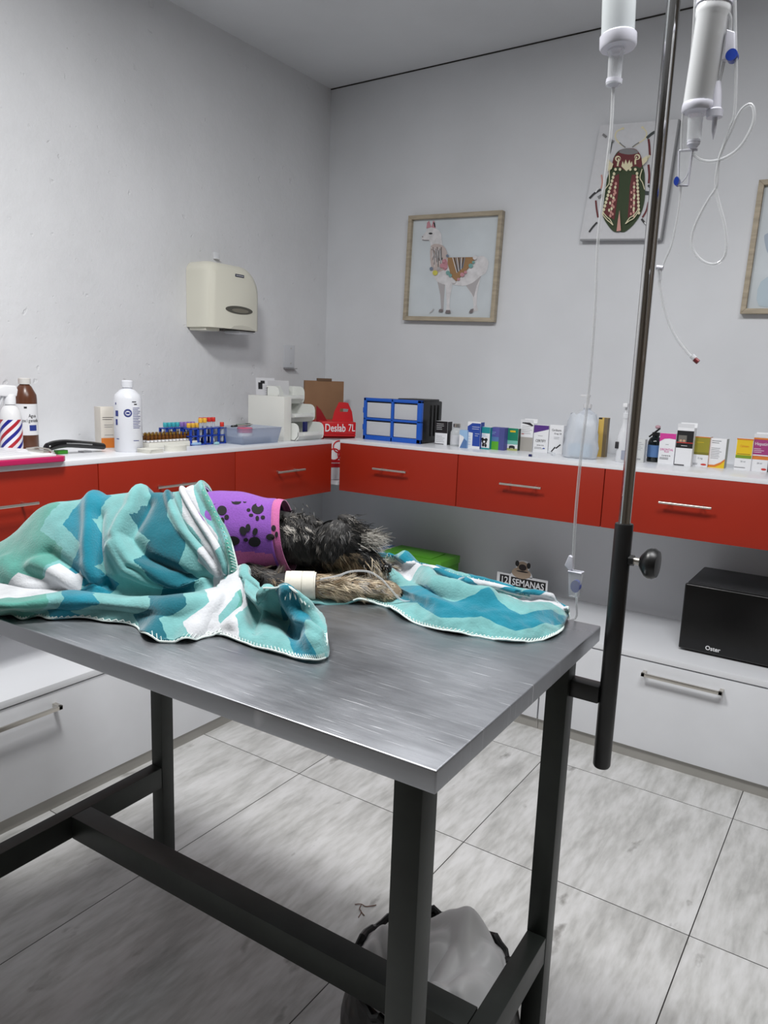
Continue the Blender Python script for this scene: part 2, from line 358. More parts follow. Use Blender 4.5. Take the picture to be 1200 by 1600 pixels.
# ================================================================== ON THE WALLS
def disc(cx, cy, rx, ry, n=20, rot=0):
    return [(cx+rx*math.cos(2*PI*i/n)*math.cos(rot)-ry*math.sin(2*PI*i/n)*math.sin(rot), cy+rx*math.cos(2*PI*i/n)*math.sin(rot)+ry*math.sin(2*PI*i/n)*math.cos(rot)) for i in range(n)]
class Art:
    """flat printed shapes on a plane y = const, outlines measured on the picture itself"""
    def __init__(s, mb, y, f): s.b, s.y, s.f, s.k = mb, y, f, 0
    def poly(s, pts, m_, sm=0):
        s.k += 1; y = s.y-.00012*s.k
        if sm: pts = [(p.x, p.y) for p in smooth_path([(p[0], p[1], 0) for p in pts], sm, True)]
        P = [at(*s.f(*p), y=s.y) for p in pts]
        vs = [s.b.bm.verts.new((p.x, y, p.z)) for p in P]
        try: f = s.b.bm.faces.new(vs); s.b._tag([f], m_, False)
        except ValueError: pass
    def line(s, pts, wd, m_, sm=4):
        pts = [(p.x, p.y) for p in smooth_path([(p[0], p[1], 0) for p in pts], sm)] if sm else pts
        L, R_ = [], []
        for i, p in enumerate(pts):
            a_ = pts[max(i-1, 0)]; c_ = pts[min(i+1, len(pts)-1)]; dx, dy = c_[0]-a_[0], c_[1]-a_[1]; l = math.hypot(dx, dy) or 1
            ww = wd/2; L.append((p[0]-dy/l*ww, p[1]+dx/l*ww)); R_.append((p[0]+dy/l*ww, p[1]-dx/l*ww))
        s.poly(L+R_[::-1], m_)
    def el(s, x, y, rx, ry, m_, rot=0, n=14): s.poly(disc(x, y, rx, ry, n, rot), m_)
def flatbuild(b, name, parent, label=None):
    o = b.build(name, parent, label=label, rec=False)
    for v in o.data.polygons: pass
    return o
M_OAK = add_noise(mat('greyed_oak_frame', (170, 158, 138), .6), 14, .09, .15, (1, 1, 6))
M_PAPER = add_noise(mat('pale_blue_painting_ground', (204, 211, 216), .6), 5, .04)
def frame_box(t, cs, depth, wd, m_, yb=-.004):
    """mitred frame from four outer corners (x, z) given clockwise from top left"""
    cx = sum(p[0] for p in cs)/4; cz = sum(p[1] for p in cs)/4
    def inner(p): return (p[0]-math.copysign(wd, p[0]-cx), p[1]-math.copysign(wd, p[1]-cz))
    I = [inner(p) for p in cs]; b = MB()
    for i in range(4):
        j = (i+1) % 4
        b.prism([cs[i], cs[j], I[j], I[i]], 'y', yb-depth, yb, m_, .0012)
    b.build('frame', t); return I
# llama picture
t = thing('framed_picture', 'pale oak framed painting of a white llama with a striped blanket', 'picture', (0, 0, 0))
YD = -.032
cs = [tuple(at(*q, y=YD)[k] for k in (0, 2)) for q in ((638, 337), (785, 328), (771, 503), (629, 500))]
I = frame_box(t, cs, .028, .018, M_OAK)
b = MB(); YA = -.014
b.face([(p[0], YA, p[1]) for p in I], M_PAPER); flatbuild(b, 'backing', t)
b = MB(); A = Art(b, YA-.001, lambda x, y: (600+x/5.4545, 300+y/5.4545))
FUR = add_noise(col('llama_white', (214, 212, 214), .7), 40, .06); SHD = col('llama_grey', (176, 172, 174), .7); HOOF = col('llama_hoof', (120, 112, 114), .7)
PNK = col('paint_pink', (196, 140, 150), .7); BRN = col('paint_brown', (158, 122, 84), .7); TEA = col('paint_teal', (120, 164, 160), .7); YEL = col('paint_yellow', (206, 198, 90), .7); DBL = col('paint_slate', (120, 132, 150), .7)
A.poly([(455, 760), (520, 780), (512, 900), (506, 1020), (468, 1020), (486, 985), (480, 880)], SHD)
A.poly([(520, 770), (585, 780), (562, 900), (558, 980), (572, 1032), (525, 1032), (535, 960), (530, 860)], FUR)
A.poly([(700, 760), (830, 690), (792, 880), (790, 960), (804, 1012), (768, 1018), (750, 1030), (730, 1028), (765, 980), (756, 890), (712, 820)], FUR)
A.poly([(690, 700), (850, 640), (835, 700), (790, 800), (765, 900), (745, 860), (700, 800)], SHD)
A.poly([(320, 385), (350, 350), (372, 315), (410, 300), (445, 312), (485, 350), (495, 430), (520, 520), (560, 560), (700, 558), (790, 552), (840, 545), (878, 570), (892, 610), (868, 690), (820, 720), (760, 770), (680, 800), (590, 790), (520, 790), (455, 765), (430, 730), (400, 680), (395, 600), (400, 470), (385, 412), (335, 414)], FUR, 3)
A.poly([(362, 312), (368, 262), (385, 244), (405, 300)], PNK); A.poly([(405, 300), (418, 246), (432, 250), (440, 312)], PNK)
A.poly([(420, 258), (430, 300), (440, 300), (434, 262)], DKP)
A.el(398, 354, 17, 8, DKP); A.line([(328, 408), (350, 412), (385, 412)], 6, HOOF); A.el(330, 382, 5, 5, HOOF)
A.poly([(400, 460), (500, 455), (545, 540), (540, 640), (500, 670), (440, 690), (405, 640)], col('llama_beige', (192, 178, 174), .7), 3)
A.el(520, 620, 24, 50, PNK)
for k in range(16):
    A.line([(402+k*6, 470+(k % 3)*14), (418+k*5, 520+(k % 4)*20), (410+k*6, 560+(k % 5)*20)], 4, DKP if k % 2 else FUR, 3)
A.poly([(548, 560), (792, 555), (740, 630), (690, 690), (620, 762), (575, 720), (560, 660), (545, 610)], BRN)
for k in range(9): A.poly([(585+k*13, 560), (592+k*13, 560), (628+k*6, 690-k*5), (622+k*6, 690-k*5)], (FUR, DKP, DBL)[k % 3])
for x, y, r, m_ in ((408, 655, 15, DBL), (440, 690, 22, YEL), (470, 655, 14, SHD), (500, 630, 20, PNK), (530, 640, 17, PNK), (515, 590, 14, PNK), (545, 545, 12, DBL), (550, 690, 18, TEA), (570, 712, 15, TEA), (600, 768, 14, FUR), (640, 745, 12, PNK), (672, 706, 19, PNK), (700, 685, 13, PNK), (745, 630, 19, TEA), (768, 600, 12, TEA), (780, 562, 18, FUR)):
    A.el(x, y, r, r, m_)
A.line([(395, 1030), (415, 1015), (430, 995)], 6, SHD); A.poly([(470, 1022), (478, 1000), (506, 1000), (506, 1024)], HOOF); A.poly([(526, 1034), (536, 1008), (570, 1008), (574, 1034)], HOOF); A.poly([(728, 1030), (745, 1000), (770, 995), (758, 1030)], HOOF)
flatbuild(b, 'painting', t, 'white llama standing in profile with pompoms and brown blanket')
# third picture, cut by the frame edge
t = thing('framed_picture', 'oak framed pale blue picture cut off by the right frame edge', 'picture', (0, 0, 0))
P0 = at(1156, 490, y=YD); P1 = at(1186, 281, y=YD)
cs = [(P1.x, P1.z), (P1.x+.47, P1.z-.01), (P0.x+.47, P0.z-.01), (P0.x, P0.z)]
I = frame_box(t, cs, .028, .018, M_OAK)
b = MB(); b.face([(p[0], YA, p[1]) for p in I], M_PAPER); flatbuild(b, 'backing', t)
b = MB(); A = Art(b, YA-.001, lambda x, y: (x, y))
A.poly([(1194, 372), (1198, 365), (1215, 362), (1225, 380), (1215, 400), (1200, 396)], col('paint_soft_blue', (170, 182, 196), .7), 3); A.poly([(1189, 440), (1230, 425), (1230, 470), (1186, 478)], col('paint_mist_blue', (186, 202, 212), .7), 3)
flatbuild(b, 'painting', t)
# beetle canvas
t = thing('canvas_print', 'white canvas print of a green and maroon beetle behind the chrome pole', 'picture', (0, 0, 0))
YB = -.030
c4 = [at(*q, y=YB) for q in ((938, 196), (1062, 186), (1033, 375), (906, 376))]
b = MB(); EDG = col('canvas_edge_shade', (150, 151, 154), .7); CAN = add_noise(mat('white_canvas', (212, 213, 217), .7), 60, .01, .05)
b.prism([(p.x, p.z) for p in c4], 'y', YB, -.003, EDG, .0008); 
b.face([(p.x+dx, YB-.0006, p.z+dz) for p, dx, dz in zip(c4, (.0, -.005, -.005, .0), (.0, .0, .006, .006))], CAN)  # grey left bare at right and bottom paints the shading of the white edges
b.build('canvas', t, rec=False)
b = MB(); A = Art(b, YB-.001, lambda x, y: (880+x/3.75, 180+y/3.75))
GRN = col('beetle_green', (44, 62, 28), .6); MAR = col('beetle_maroon', (104, 34, 40), .6); CRM = col('beetle_cream', (226, 218, 184), .6); BGR = col('beetle_slate', (58, 66, 66), .6); LG = col('beetle_leg_grey', (128, 128, 130), .6); PK2 = col('beetle_pink', (206, 150, 140), .6)
for pts in ([(365, 190), (330, 165), (305, 130), (315, 95), (350, 78)], [(405, 188), (440, 165), (480, 135), (488, 100), (465, 72)]): A.line(pts, 8, CRM); 
for pts in ([(365, 190), (345, 175), (330, 160)], [(405, 188), (425, 172), (445, 160)]): A.line(pts, 7, LG, 0)
for x, y in ((350, 78), (465, 72)): A.el(x, y, 9, 7, CRM)
for pts, wd, m_ in (([(490, 135), (515, 112), (538, 98)], 16, BGR), ([(500, 140), (505, 180), (508, 235)], 13, MAR), ([(508, 235), (495, 255), (480, 270)], 10, CRM),
    ([(232, 112), (255, 130)], 14, LG), ([(270, 145), (298, 158)], 16, LG), ([(285, 155), (278, 195), (270, 225)], 11, BGR), ([(262, 260), (280, 285), (290, 300)], 10, CRM), ([(500, 290), (505, 350), (502, 400)], 13, MAR), ([(498, 410), (512, 425), (520, 432)], 13, DKP),
    ([(225, 350), (230, 395), (222, 430)], 9, PK2), ([(222, 435), (185, 458), (155, 488)], 12, DKP), ([(205, 485), (230, 470), (250, 462)], 18, LG), ([(192, 500), (196, 545), (205, 600)], 10, MAR), ([(200, 628), (175, 655), (153, 685)], 10, DKP),
    ([(470, 455), (515, 458)], 22, BGR), ([(500, 510), (488, 560), (465, 600)], 10, MAR), ([(460, 608), (475, 628), (492, 645)], 13, DKP), ([(205, 430), (190, 452)], 8, WHT), ([(478, 628), (486, 640)], 8, WHT)): A.line(pts, wd, m_, 3)
A.poly([(385, 195), (420, 205), (450, 230), (465, 270), (468, 300), (478, 340), (480, 420), (478, 500), (455, 580), (415, 640), (370, 680), (345, 686), (328, 680), (318, 686), (290, 678), (252, 630), (232, 580), (238, 500), (250, 400), (270, 340), (290, 300), (295, 255), (320, 215), (350, 200)], GRN, 3)
A.poly([(320, 225), (340, 203), (385, 195), (430, 203), (458, 245), (462, 300), (445, 308), (420, 300), (370, 326), (330, 305), (290, 306), (296, 255)], MAR, 3)
A.poly([(330, 220), (345, 202), (385, 196), (425, 204), (440, 222), (385, 232)], LG, 3)
A.poly([(342, 300), (350, 270), (358, 290), (368, 260), (378, 288), (390, 262), (396, 285), (404, 270), (408, 298), (372, 330)], CRM)
A.el(322, 256, 17, 17, CRM); A.el(325, 258, 11, 11, MAR); A.el(327, 259, 5, 5, CRM); A.el(436, 246, 17, 17, CRM); A.el(433, 248, 11, 11, MAR); A.el(431, 249, 5, 5, CRM)
A.line([(320, 300), (325, 275), (330, 262)], 10, CRM); A.line([(425, 290), (424, 270), (430, 255)], 10, CRM)
A.poly([(300, 360), (330, 345), (328, 420), (318, 500), (302, 615), (235, 575), (235, 550), (262, 470), (280, 400)], MAR); A.poly([(405, 350), (430, 350), (445, 420), (452, 480), (450, 550), (380, 605), (388, 500), (392, 420)], MAR)
rb = random.Random(3)
for x0, x1, sgn in ((320, 300, -1), (400, 410, 1)):
    for k in range(12):
        y = 345+k*21; f = k/11
        A.el((300-f*64 if sgn < 0 else 436+f*12), y, 8, 10, CRM, 0, 9)
        if k > 1: A.el((318-f*38 if sgn < 0 else 420-f*2), y+16, 7, 10, PK2 if k % 3 else CRM, 0, 9)
        if k > 3 and k % 2: A.el((322-f*28 if sgn < 0 else 406-f*4), y+6, 6, 9, PK2, 0, 9)
        if k > 5 and k % 2 == 0: A.el((300-f*30 if sgn < 0 else 430-f*14), y+4, 6, 10, CRM, 0, 9)
for x in (312, 338, 398, 428): A.el(x, 322, 8, 9, CRM, 0, 9)
A.line([(275, 320), (275, 400), (250, 440), (240, 490)], 5, CRM); A.line([(468, 320), (455, 370), (470, 400), (482, 440)], 5, CRM)
for dy in (0, 16): A.line([(236, 568+dy), (262, 600+dy), (280, 615+dy), (298, 648)], 5, CRM); A.line([(448, 550+dy), (420, 590+dy), (395, 605+dy), (370, 640)], 5, CRM)
A.poly([(336, 560), (344, 680), (318, 684), (326, 620)], PK2)
for sx_, pts in ((1, [(262, 265), (300, 290), (290, 320), (262, 335)]), (1, [(465, 262), (500, 240), (495, 275), (470, 300)])): A.poly(pts, CRM)
flatbuild(b, 'beetle_artwork', t, 'green and maroon beetle with cream dots and curled feelers')

# towel dispenser on the left wall
M_CREAM = mat('cream_plastic', (222, 220, 206), .32)
dy0, dy1, dz0, dz1, dd = -.905, -.615, 1.478, 1.735, .135
t = thing('paper_towel_dispenser', 'cream rounded paper towel dispenser on the left wall', 'dispenser', (0, dy0, dz0)); W_, H_ = dy1-dy0, dz1-dz0
b = MB(); bm = b.bm; rings = []
NX = 15
for k in range(NX):
    f = k/(NX-1); x = .001+dd*f; e = (1-(max(0, f-.45)/.55)**2.6)          # inset growing towards the front
    ins_ = .03*(1-max(0, e)**.42); r_ = .088
    pts = [(ins_, .0), (ins_, H_-r_*.45)]
    for q in range(1, 7): aa = PI-PI/2*q/6; pts.append((ins_+r_*.45+r_*.45*math.cos(aa), H_-ins_-r_*.45+r_*.45*math.sin(aa)))
    for q in range(0, 11): aa = PI/2-PI/2*q/10; pts.append((W_-ins_-r_*1.15+r_*1.15*math.cos(aa), H_-ins_-r_*1.15+r_*1.15*math.sin(aa)))
    pts.append((W_-ins_, 0))
    rings.append([bm.verts.new((x, p[0], p[1])) for p in pts])
fs = []
for r0, r1 in zip(rings, rings[1:]):
    for i in range(len(r0)): j = (i+1) % len(r0); fs.append(bm.faces.new((r0[i], r0[j], r1[j], r1[i])))
fs.append(bm.faces.new(rings[-1])); fs.append(bm.faces.new(rings[0][::-1])); b._tag(fs, M_CREAM, True); b.build('cover', t)
b = MB(); KX = Matrix.Translation((dd+.0008, W_*.55, .077)) @ Matrix.Rotation(PI/2, 4, 'Y')
b.lathe([(.044, 0), (.044, .0016)], mat('smoked_window', (84, 82, 74), .25), 36, M=KX, sx=.36, sy=1.75)
b.lathe([(.030, .0017), (.030, .0021)], mat('towel_roll_behind_window', (120, 116, 104), .5), 30, M=KX @ Matrix.Translation((.002, .005, 0)), sx=.28, sy=1.6)
b.build('viewing_window', t)
b = MB(); b.box(dd+.0008, W_*.47, .207, dd+.0022, W_*.47+.05, .218, col('navy_badge', (28, 34, 62)), .0006); b.box(dd+.0022, W_*.47+.004, .2115, dd+.0026, W_*.47+.046, .2135, WHT); b.build('badge', t)
b = MB(); b.prism([(W_*.38, .0), (W_*.45, .013), (W_*.6, .018), (W_*.75, .015), (W_*.9, .0)], 'x', dd-.004, dd+.0012, mat('cream_lip', (196, 194, 182), .4), .0006)
b.box(.004, .01, -.012, .10, .085, .001, M_CREAM, .004); b.box(.03, W_*.62, -.014, .115, W_*.92, .001, CLEARW, .004); b.box(.01, .09, -.004, .12, W_-.02, .0005, mat('dispenser_mouth', (60, 58, 52), .8)); b.build('dispensing_lip', t)
p = at(338, 402, x=.004)
b = MB(); b.box(0, -.014, -.006, .006, .014, .02, M_WHITE, .001); b.box(0, -.014, -.008, .016, .014, -.004, M_WHITE, .001)
tag(b.build('wall_clip', loc=(0.0005, p.y, p.z)), 'tiny white clip on the wall just above the towel dispenser', 'clip')
p0 = at(445, 574, x=.01); p1 = at(462, 540, x=.01)
b = MB(); b.box(0, 0, 0, .003, p1.y-p0.y, p1.z-p0.z, mat('clear_acrylic_plate', (206, 208, 213), .25), .0008); b.box(0, 0, -.006, .022, p1.y-p0.y, -.002, col('bracket_shelf_grey', (150, 150, 154)), .0008)
for zz in (.02, .09): b.lathe([(.003, 0), (.003, .0015)], M_SATIN, 10, M=Matrix.Translation((.003, .05, zz)) @ Matrix.Rotation(PI/2, 4, 'Y'))
tag(b.build('wall_bracket', loc=(.0005, p0.y, p0.z)), 'small pale wall bracket with a lip above the white stacking bins', 'bracket')

# ================================================================== ON THE BACK WALL WORKTOP
def slotA(l, r, bt, tp, ymin=-.39, ymax=-.075):
    c = at((l+r)/2, bt, z=WT); y = min(ymax, max(ymin, c.y))
    x0 = at(l, bt, y=y).x; x1 = at(r, bt, y=y).x; z1 = at((l+r)/2, tp, y=y).z
    return (x0+x1)/2, x1-x0, y, z1-WT
def carton(pos, wd, h, d, label, front, side=None, top=None, rz=0, group=None, name='medicine_carton', open_flap=None, cat='box', tilt=0):
    """front: list of ('r',u0,v0,u1,v1,mat) / ('p',[(u,v)..],mat) / ('t',text,u,v,size,mat,xs) on the face"""
    base = front[0][1] if front[0][0] == 'base' else WHT
    t = thing(name, label, cat, pos, rz, group)
    b = MB(); b.box(-wd/2, 0, 0, wd/2, d, h, base, .0008)
    if side: b.face([(wd/2+.0003, .001, .001), (wd/2+.0003, d-.001, .001), (wd/2+.0003, d-.001, h-.001), (wd/2+.0003, .001, h-.001)], side)
    if open_flap:
        b.box(-wd/2, 0, h, wd/2, .0008, h+.0, base) if 0 else None
        b.merge(_flap(wd, d, h), open_flap, False)
    b.build('box', t, rec=False)
    b = MB(); k = 0
    for it in front:
        if it[0] == 'base': continue
        k += 1; y = -.0003-.00012*k
        X = lambda u: -wd/2+u*wd
        if it[0] == 'r': _, u0, v0, u1, v1, m_ = it; b.face([(X(u0), y, v0*h), (X(u1), y, v0*h), (X(u1), y, v1*h), (X(u0), y, v1*h)], m_)
        elif it[0] == 'p': b.face([(X(u), y, v*h) for u, v in it[1]], it[2])
        elif it[0] == 't': b.text(it[1], Matrix.Translation((X(it[2]), y, it[3]*h)) @ RX, it[4], it[5], it[6] if len(it) > 6 else 1)
        elif it[0] == 'lines':
            _, u0, v0, u1, v1, n, m_ = it; rr = random.Random(n*7+int(v0*100))
            for q in range(n):
                v = v0+(v1-v0)*(q+.5)/n; ue = u0+(u1-u0)*rr.uniform(.6, 1)
                b.face([(X(u0), y, v*h-.0007), (X(ue), y, v*h-.0007), (X(ue), y, v*h+.0007), (X(u0), y, v*h+.0007)], m_)
    b.build('printed_front', t, rec=False)
    return t
def _flap(wd, d, h):
    bm = bmesh.new(); vs = [bm.verts.new(p) for p in ((-wd/2, 0, h), (wd/2, 0, h), (wd/2, -.004, h+.014), (-wd/2, -.004, h+.014))]; bm.faces.new(vs)
    vs = [bm.verts.new(p) for p in ((-wd/2, d, h), (wd/2, d, h), (wd/2, d+.004, h+.016), (-wd/2, d+.004, h+.016))]; bm.faces.new(vs); return bm
def bigflap(t, wd, d, h, m_, up=.018):
    b = MB(); b.box(-wd/2, d-.001, h, wd/2, d, h+up, m_); b.build('flap', t); return t
cc = col
BLU = cc('print_blue', (34, 70, 160)); LBL = cc('print_light_blue', (150, 186, 222)); TEL = cc('print_teal', (24, 142, 146)); PUR = cc('print_violet', (84, 84, 158)); GR2 = cc('print_green', (92, 170, 44))
DGR = cc('print_deep_green', (20, 128, 98)); YLW = cc('print_yellow', (226, 190, 30)); OLI = cc('print_olive', (150, 142, 44)); MAG = cc('print_magenta', (206, 60, 150)); VIO = cc('print_purple', (84, 46, 130)); BLK = cc('print_black', (22, 20, 22)); ORG = cc('print_orange', (214, 122, 44)); REDP = cc('print_red', (200, 50, 40)); PLUM = cc('print_plum', (160, 60, 120)); SBL = cc('print_steel_blue', (84, 120, 170))
# blue drawer organiser
x, wd, y, h = slotA(567, 655, 690, 621)
x0 = at(567, 683, y=y).x; x1 = at(657, 690, y=y).x; wd = x1-x0; h = .182
t = thing('drawer_organiser', 'black and blue four-drawer plastic organiser filled with white packets', 'organiser', (x0, y, WT), 0)
BLU2 = mat('bright_blue_plastic', (22, 88, 190), .35); DP = .175
b = MB(); b.box(.002, .012, .004, wd-.002, DP, h-.004, M_BLACK, .006)
for k in range(3): b.box(-.002, DP*.45+k*.03, .03, wd+.003, DP*.45+k*.03+.012, h-.02, M_BLACK, .002)
b.box(wd*.55, .02, h-.006, wd*.98, DP-.02, h+.004, M_BLACK, .003); b.build('housing', t)
b = MB(); fw = .014
for (u0, v0, u1, v1) in ((0, 0, wd, fw+.006), (0, h-fw, wd, h), (0, 0, fw, h), (wd-fw-.008, 0, wd, h), (wd*.505-.006, 0, wd*.505+.006, h), (0, h*.5-.005, wd, h*.5+.005)): b.box(u0, -.002, v0, u1, .014, v1, BLU2, .003)
for v in (h*.3, h*.7): b.box(-.004, -.001, v-.012, .004, .012, v+.012, BLU2, .002)
b.build('front_frame', t)
PKT = mat('white_packets', (224, 226, 228), .5)
for i in range(2):
    for j in range(2):
        u0 = fw+.002+i*(wd*.505-.006+.012-fw); u1 = u0+wd*.505-fw-.012 if i == 0 else wd-fw-.010; v0 = (fw+.008) if j == 0 else h*.5+.007; v1 = h*.5-.007 if j == 0 else h-fw-.002
        b = MB(); b.box(u0, .004, v0, u1, .006, v1-.004, clear_mat('drawer_window', (236, 239, 244), .55, .2), .0008); b.box(u0, .005, v0, u1, .13, v0+.002, CLEARW)
        dr = b.build('drawer', t)
        b = MB(); rr = random.Random(i*2+j)
        for q in range(7):
            zz = v0+.004+q*.009; b.box(u0+.004+rr.uniform(0, .02), .012, zz, u1-.004-rr.uniform(0, .02), .10, zz+.007, (PKT, PKT, cc('packet_grey', (176, 180, 186)), cc('packet_pale', (206, 210, 214)))[rr.randrange(4)], .002, M=Matrix.Rotation(rr.uniform(-.05, .05), 4, 'Y'))
        b.build('packets', dr)
def vial(pos, r, h, label, body, cap, lab=None, name='vial', cat='bottle', capr=.6, group=None, sh=.72, prof=None):
    t = thing(name, label, cat, pos, 0, group)
    b = MB(); b.lathe(prof or [(r*.92, 0), (r, .002), (r, h*sh*.85), (r*.8, h*sh), (r*capr*.8, h*sh*1.12), (r*capr*.8, h*.86)], body, 28); b.build('body', t)
    b = MB(); b.lathe([(r*capr, h*.85), (r*capr, h*.985), (r*capr*.85, h)], cap, 24); b.build('cap', t)
    if lab:
        b = MB(); b.lathe([(r+.0004, h*lab[1]), (r+.0004, h*lab[2])], lab[0], 28, cap=False); b.build('label_band', t)
    return t
S = lambda *a: slotA(*a)
def put(l, r, bt, tp, d, label, front, **k):
    x, wd, y, h = slotA(l, r, bt, tp); return carton((x, y, WT), wd, h, d, label, front, **k)
# black-lidded square carton
x, wd, y, h = S(677, 700, 695, 658)
t = carton((x, y, WT), wd*.82, h, .04, 'black and white carton between the organiser and the small glass vial', [('base', WHT), ('r', 0, .5, 1, 1, BLK), ('lines', .1, .62, .8, .92, 4, WHT), ('lines', .1, .1, .9, .4, 4, GRYP), ('r', 0, .02, .75, .05, DKP)], side=BLK)
x, wd, y, h = S(696, 716, 697, 662)
vial((x+.004, y+.03, WT), .026, h, 'small clear glass vial with a white label beside the organiser', clear_mat('vial_glass', (214, 218, 220), .35, .08), M_SATIN, (cc('vial_label', (206, 208, 212)), .08, .5))
put(717, 729, 700, 672, .02, 'small pale blue carton leaning in front of the blue and white one', [('base', LBL), ('p', [(0, 0), (.7, 0), (.9, .3), (.5, .65), (0, .75)], WHT), ('p', [(.1, 0), (1, 0), (1, .4), (.6, .55)], SBL)], rz=.05)
put(729, 749, 701, 659, .035, 'tall blue and white carton, fourth item right of the organiser', [('base', WHT), ('p', [(0, .62), (1, .55), (1, .95), (.35, .95), (0, .82)], BLU), ('r', .42, .1, 1, .6, BLU), ('lines', .35, .7, .95, .85, 2, WHT), ('lines', .6, .45, .95, .6, 2, WHT), ('lines', .05, .1, .35, .5, 4, LBL)], side=BLU)
put(748, 764, 702, 667, .03, 'teal and white carton with a black and white puppy picture', [('base', WHT), ('r', 0, .72, 1, 1, TEL), ('r', 0, 0, 1, .07, TEL), ('lines', .15, .55, .85, .68, 2, LBL), ('p', disc(.33, .45, .12, .07), BLK), ('p', disc(.68, .44, .14, .07), BLK), ('p', disc(.5, .36, .26, .11), BLK), ('p', disc(.5, .34, .10, .05), WHT), ('p', disc(.42, .2, .12, .08), BLK), ('p', disc(.66, .18, .10, .08), BLK)], side=TEL)
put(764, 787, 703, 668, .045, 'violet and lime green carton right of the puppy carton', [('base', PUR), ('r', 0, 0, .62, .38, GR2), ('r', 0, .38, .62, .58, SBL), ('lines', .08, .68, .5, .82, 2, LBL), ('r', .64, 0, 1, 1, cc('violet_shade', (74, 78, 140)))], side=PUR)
put(791, 808, 704, 669, .035, 'deep green carton with a yellow title and small animal picture', [('base', WHT), ('r', 0, .3, 1, 1, DGR), ('r', 0, .28, 1, .45, cc('print_mint', (120, 190, 176))), ('r', .25, .82, .75, .9, YLW), ('r', 0, 0, 1, .1, cc('print_grass', (170, 176, 110))), ('p', disc(.5, .17, .28, .06), DKP), ('p', disc(.3, .12, .07, .05), DKP), ('p', disc(.7, .12, .07, .05), DKP)], side=cc('green_dark', (24, 50, 44)))
t = put(811, 831, 705, 661, .035, 'opened white carton with grey lower half beside the purple-topped one', [('base', WHT), ('r', 0, 0, 1, .5, cc('print_grey_beige', (168, 164, 158))), ('lines', .1, .6, .9, .92, 5, GRYP), ('r', .1, .6, .3, .62, REDP), ('p', [(.1, .99), (.5, .96), (.9, .9), (1, .93), (.6, 1.06), (.2, 1.08)], DKP)], open_flap=WHT)
put(832, 855, 707, 664, .045, 'white carton with purple top corner and black capital lettering', [('base', WHT), ('p', [(0, .7), (.5, .78), (1, .86), (1, .99), (0, .99)], VIO), ('t', 'CERTIFY', .5, .42, .0145, DKP, .8), ('t', 'S E N I O R', .5, .26, .006, DKP, 1), ('lines', .3, .58, .7, .64, 1, GRYP), ('lines', .1, .12, .8, .2, 2, GRYP), ('p', disc(.75, .16, .08, .02), BLU)], side=WHT)
put(856, 878, 709, 664, .04, 'white carton with two black dashes right of the purple-topped carton', [('base', WHT), ('t', 'Cardisure', .5, .82, .012, DKP, .8), ('t', '10 mg / 20', .6, .7, .008, DKP, .9), ('lines', .35, .5, .8, .6, 2, GRYP), ('p', [(.18, .06), (.26, .05), (.52, .22), (.46, .25)], BLK), ('p', [(.5, .2), (.58, .18), (.88, .32), (.82, .35)], BLK)])
# milky jug and bottle with a hanging plastic bag
x, wd, y, h = S(876, 930, 718, 640)
t = thing('plastic_bag', 'milky translucent plastic bag standing in front of the sprayer bottle', 'bag', (x-.012, y+.055, WT))
b = MB(); prof = [(.048, 0), (.054, .004), (.056, .04), (.052, .065), (.054, .09), (.047, .13), (.040, .165)]
bmg = bmesh.new(); rings = []
for r_, z in prof:
    rings.append([bmg.verts.new(((r_+.004*math.sin(5*q+z*60))*1.15*math.cos(2*PI*q/36), (r_+.004*math.sin(4*q+z*45))*.7*math.sin(2*PI*q/36), z+.004*math.sin(q*1.7)*(z > .1))) for q in range(36)])
for r0, r1 in zip(rings, rings[1:]):
    for q in range(36): bmg.faces.new((r0[q], r0[(q+1) % 36], r1[(q+1) % 36], r1[q]))
bmg.faces.new(rings[0][::-1]); b.merge(bmg, clear_mat('bag_film', (226, 232, 240), .58, .25), True)
b.box(-.045, -.02, .004, .045, .02, .055, mat('pale_blue_contents', (176, 198, 216), .5), .012); b.build('film', t)
xx = at(917, 640, y=-.17).x
t = thing('pump_bottle', 'tall clear pump bottle behind the milky plastic bag', 'bottle', (xx+.0, -.165, WT))
b = MB(); b.lathe([(.036, 0), (.04, .004), (.04, .14), (.03, .165), (.014, .175), (.014, .185)], clear_mat('hazy_bottle', (216, 222, 232), .3, .2), 30); b.build('body', t)
b = MB(); b.lathe([(.016, .183), (.016, .198), (.006, .2), (.006, .228)], cc('white_pump', (225, 225, 228), .35), 20); b.box(-.03, -.006, .226, .008, .006, .234, cc('white_pump', (225, 225, 228)), .002); b.build('pump', t)
p = at(935, 717, y=-.16); z1 = at(937, 652, y=-.16).z
carton((p.x+.012, -.18, WT), .034, z1-WT, .03, 'tall narrow mustard yellow box standing behind the drip line', [('base', cc('mustard', (206, 172, 84))), ('r', .62, 0, 1, 1, cc('box_edge_brown', (120, 104, 78))), ('r', 0, .96, .4, 1, DKP)], name='folded_box', side=cc('box_edge_brown', (120, 104, 78)))
carton((p.x-.03, -.21, WT), .05, z1-WT-.012, .02, 'white leaflet box leaning beside the tall mustard box', [('base', WHT), ('lines', .1, .1, .3, .9, 9, GRYP)], name='leaflet_box')
p = at(968, 728, y=-.33)
t = thing('spray_bottle', 'slim clear spray bottle mostly hidden behind the chrome pole', 'bottle', (p.x, -.31, WT))
b = MB(); b.lathe([(.020, 0), (.022, .003), (.022, .09), (.014, .12), (.009, .135), (.009, .16)], CLEARW, 24); b.build('body', t)
b = MB(); b.box(-.0225, -.0225, .05, -.010, -.012, .074, DKP, .001); b.box(.002, -.0225, .012, .016, -.014, .045, cc('grey_mark', (150, 154, 170)), .001); b.build('printed_label', t)
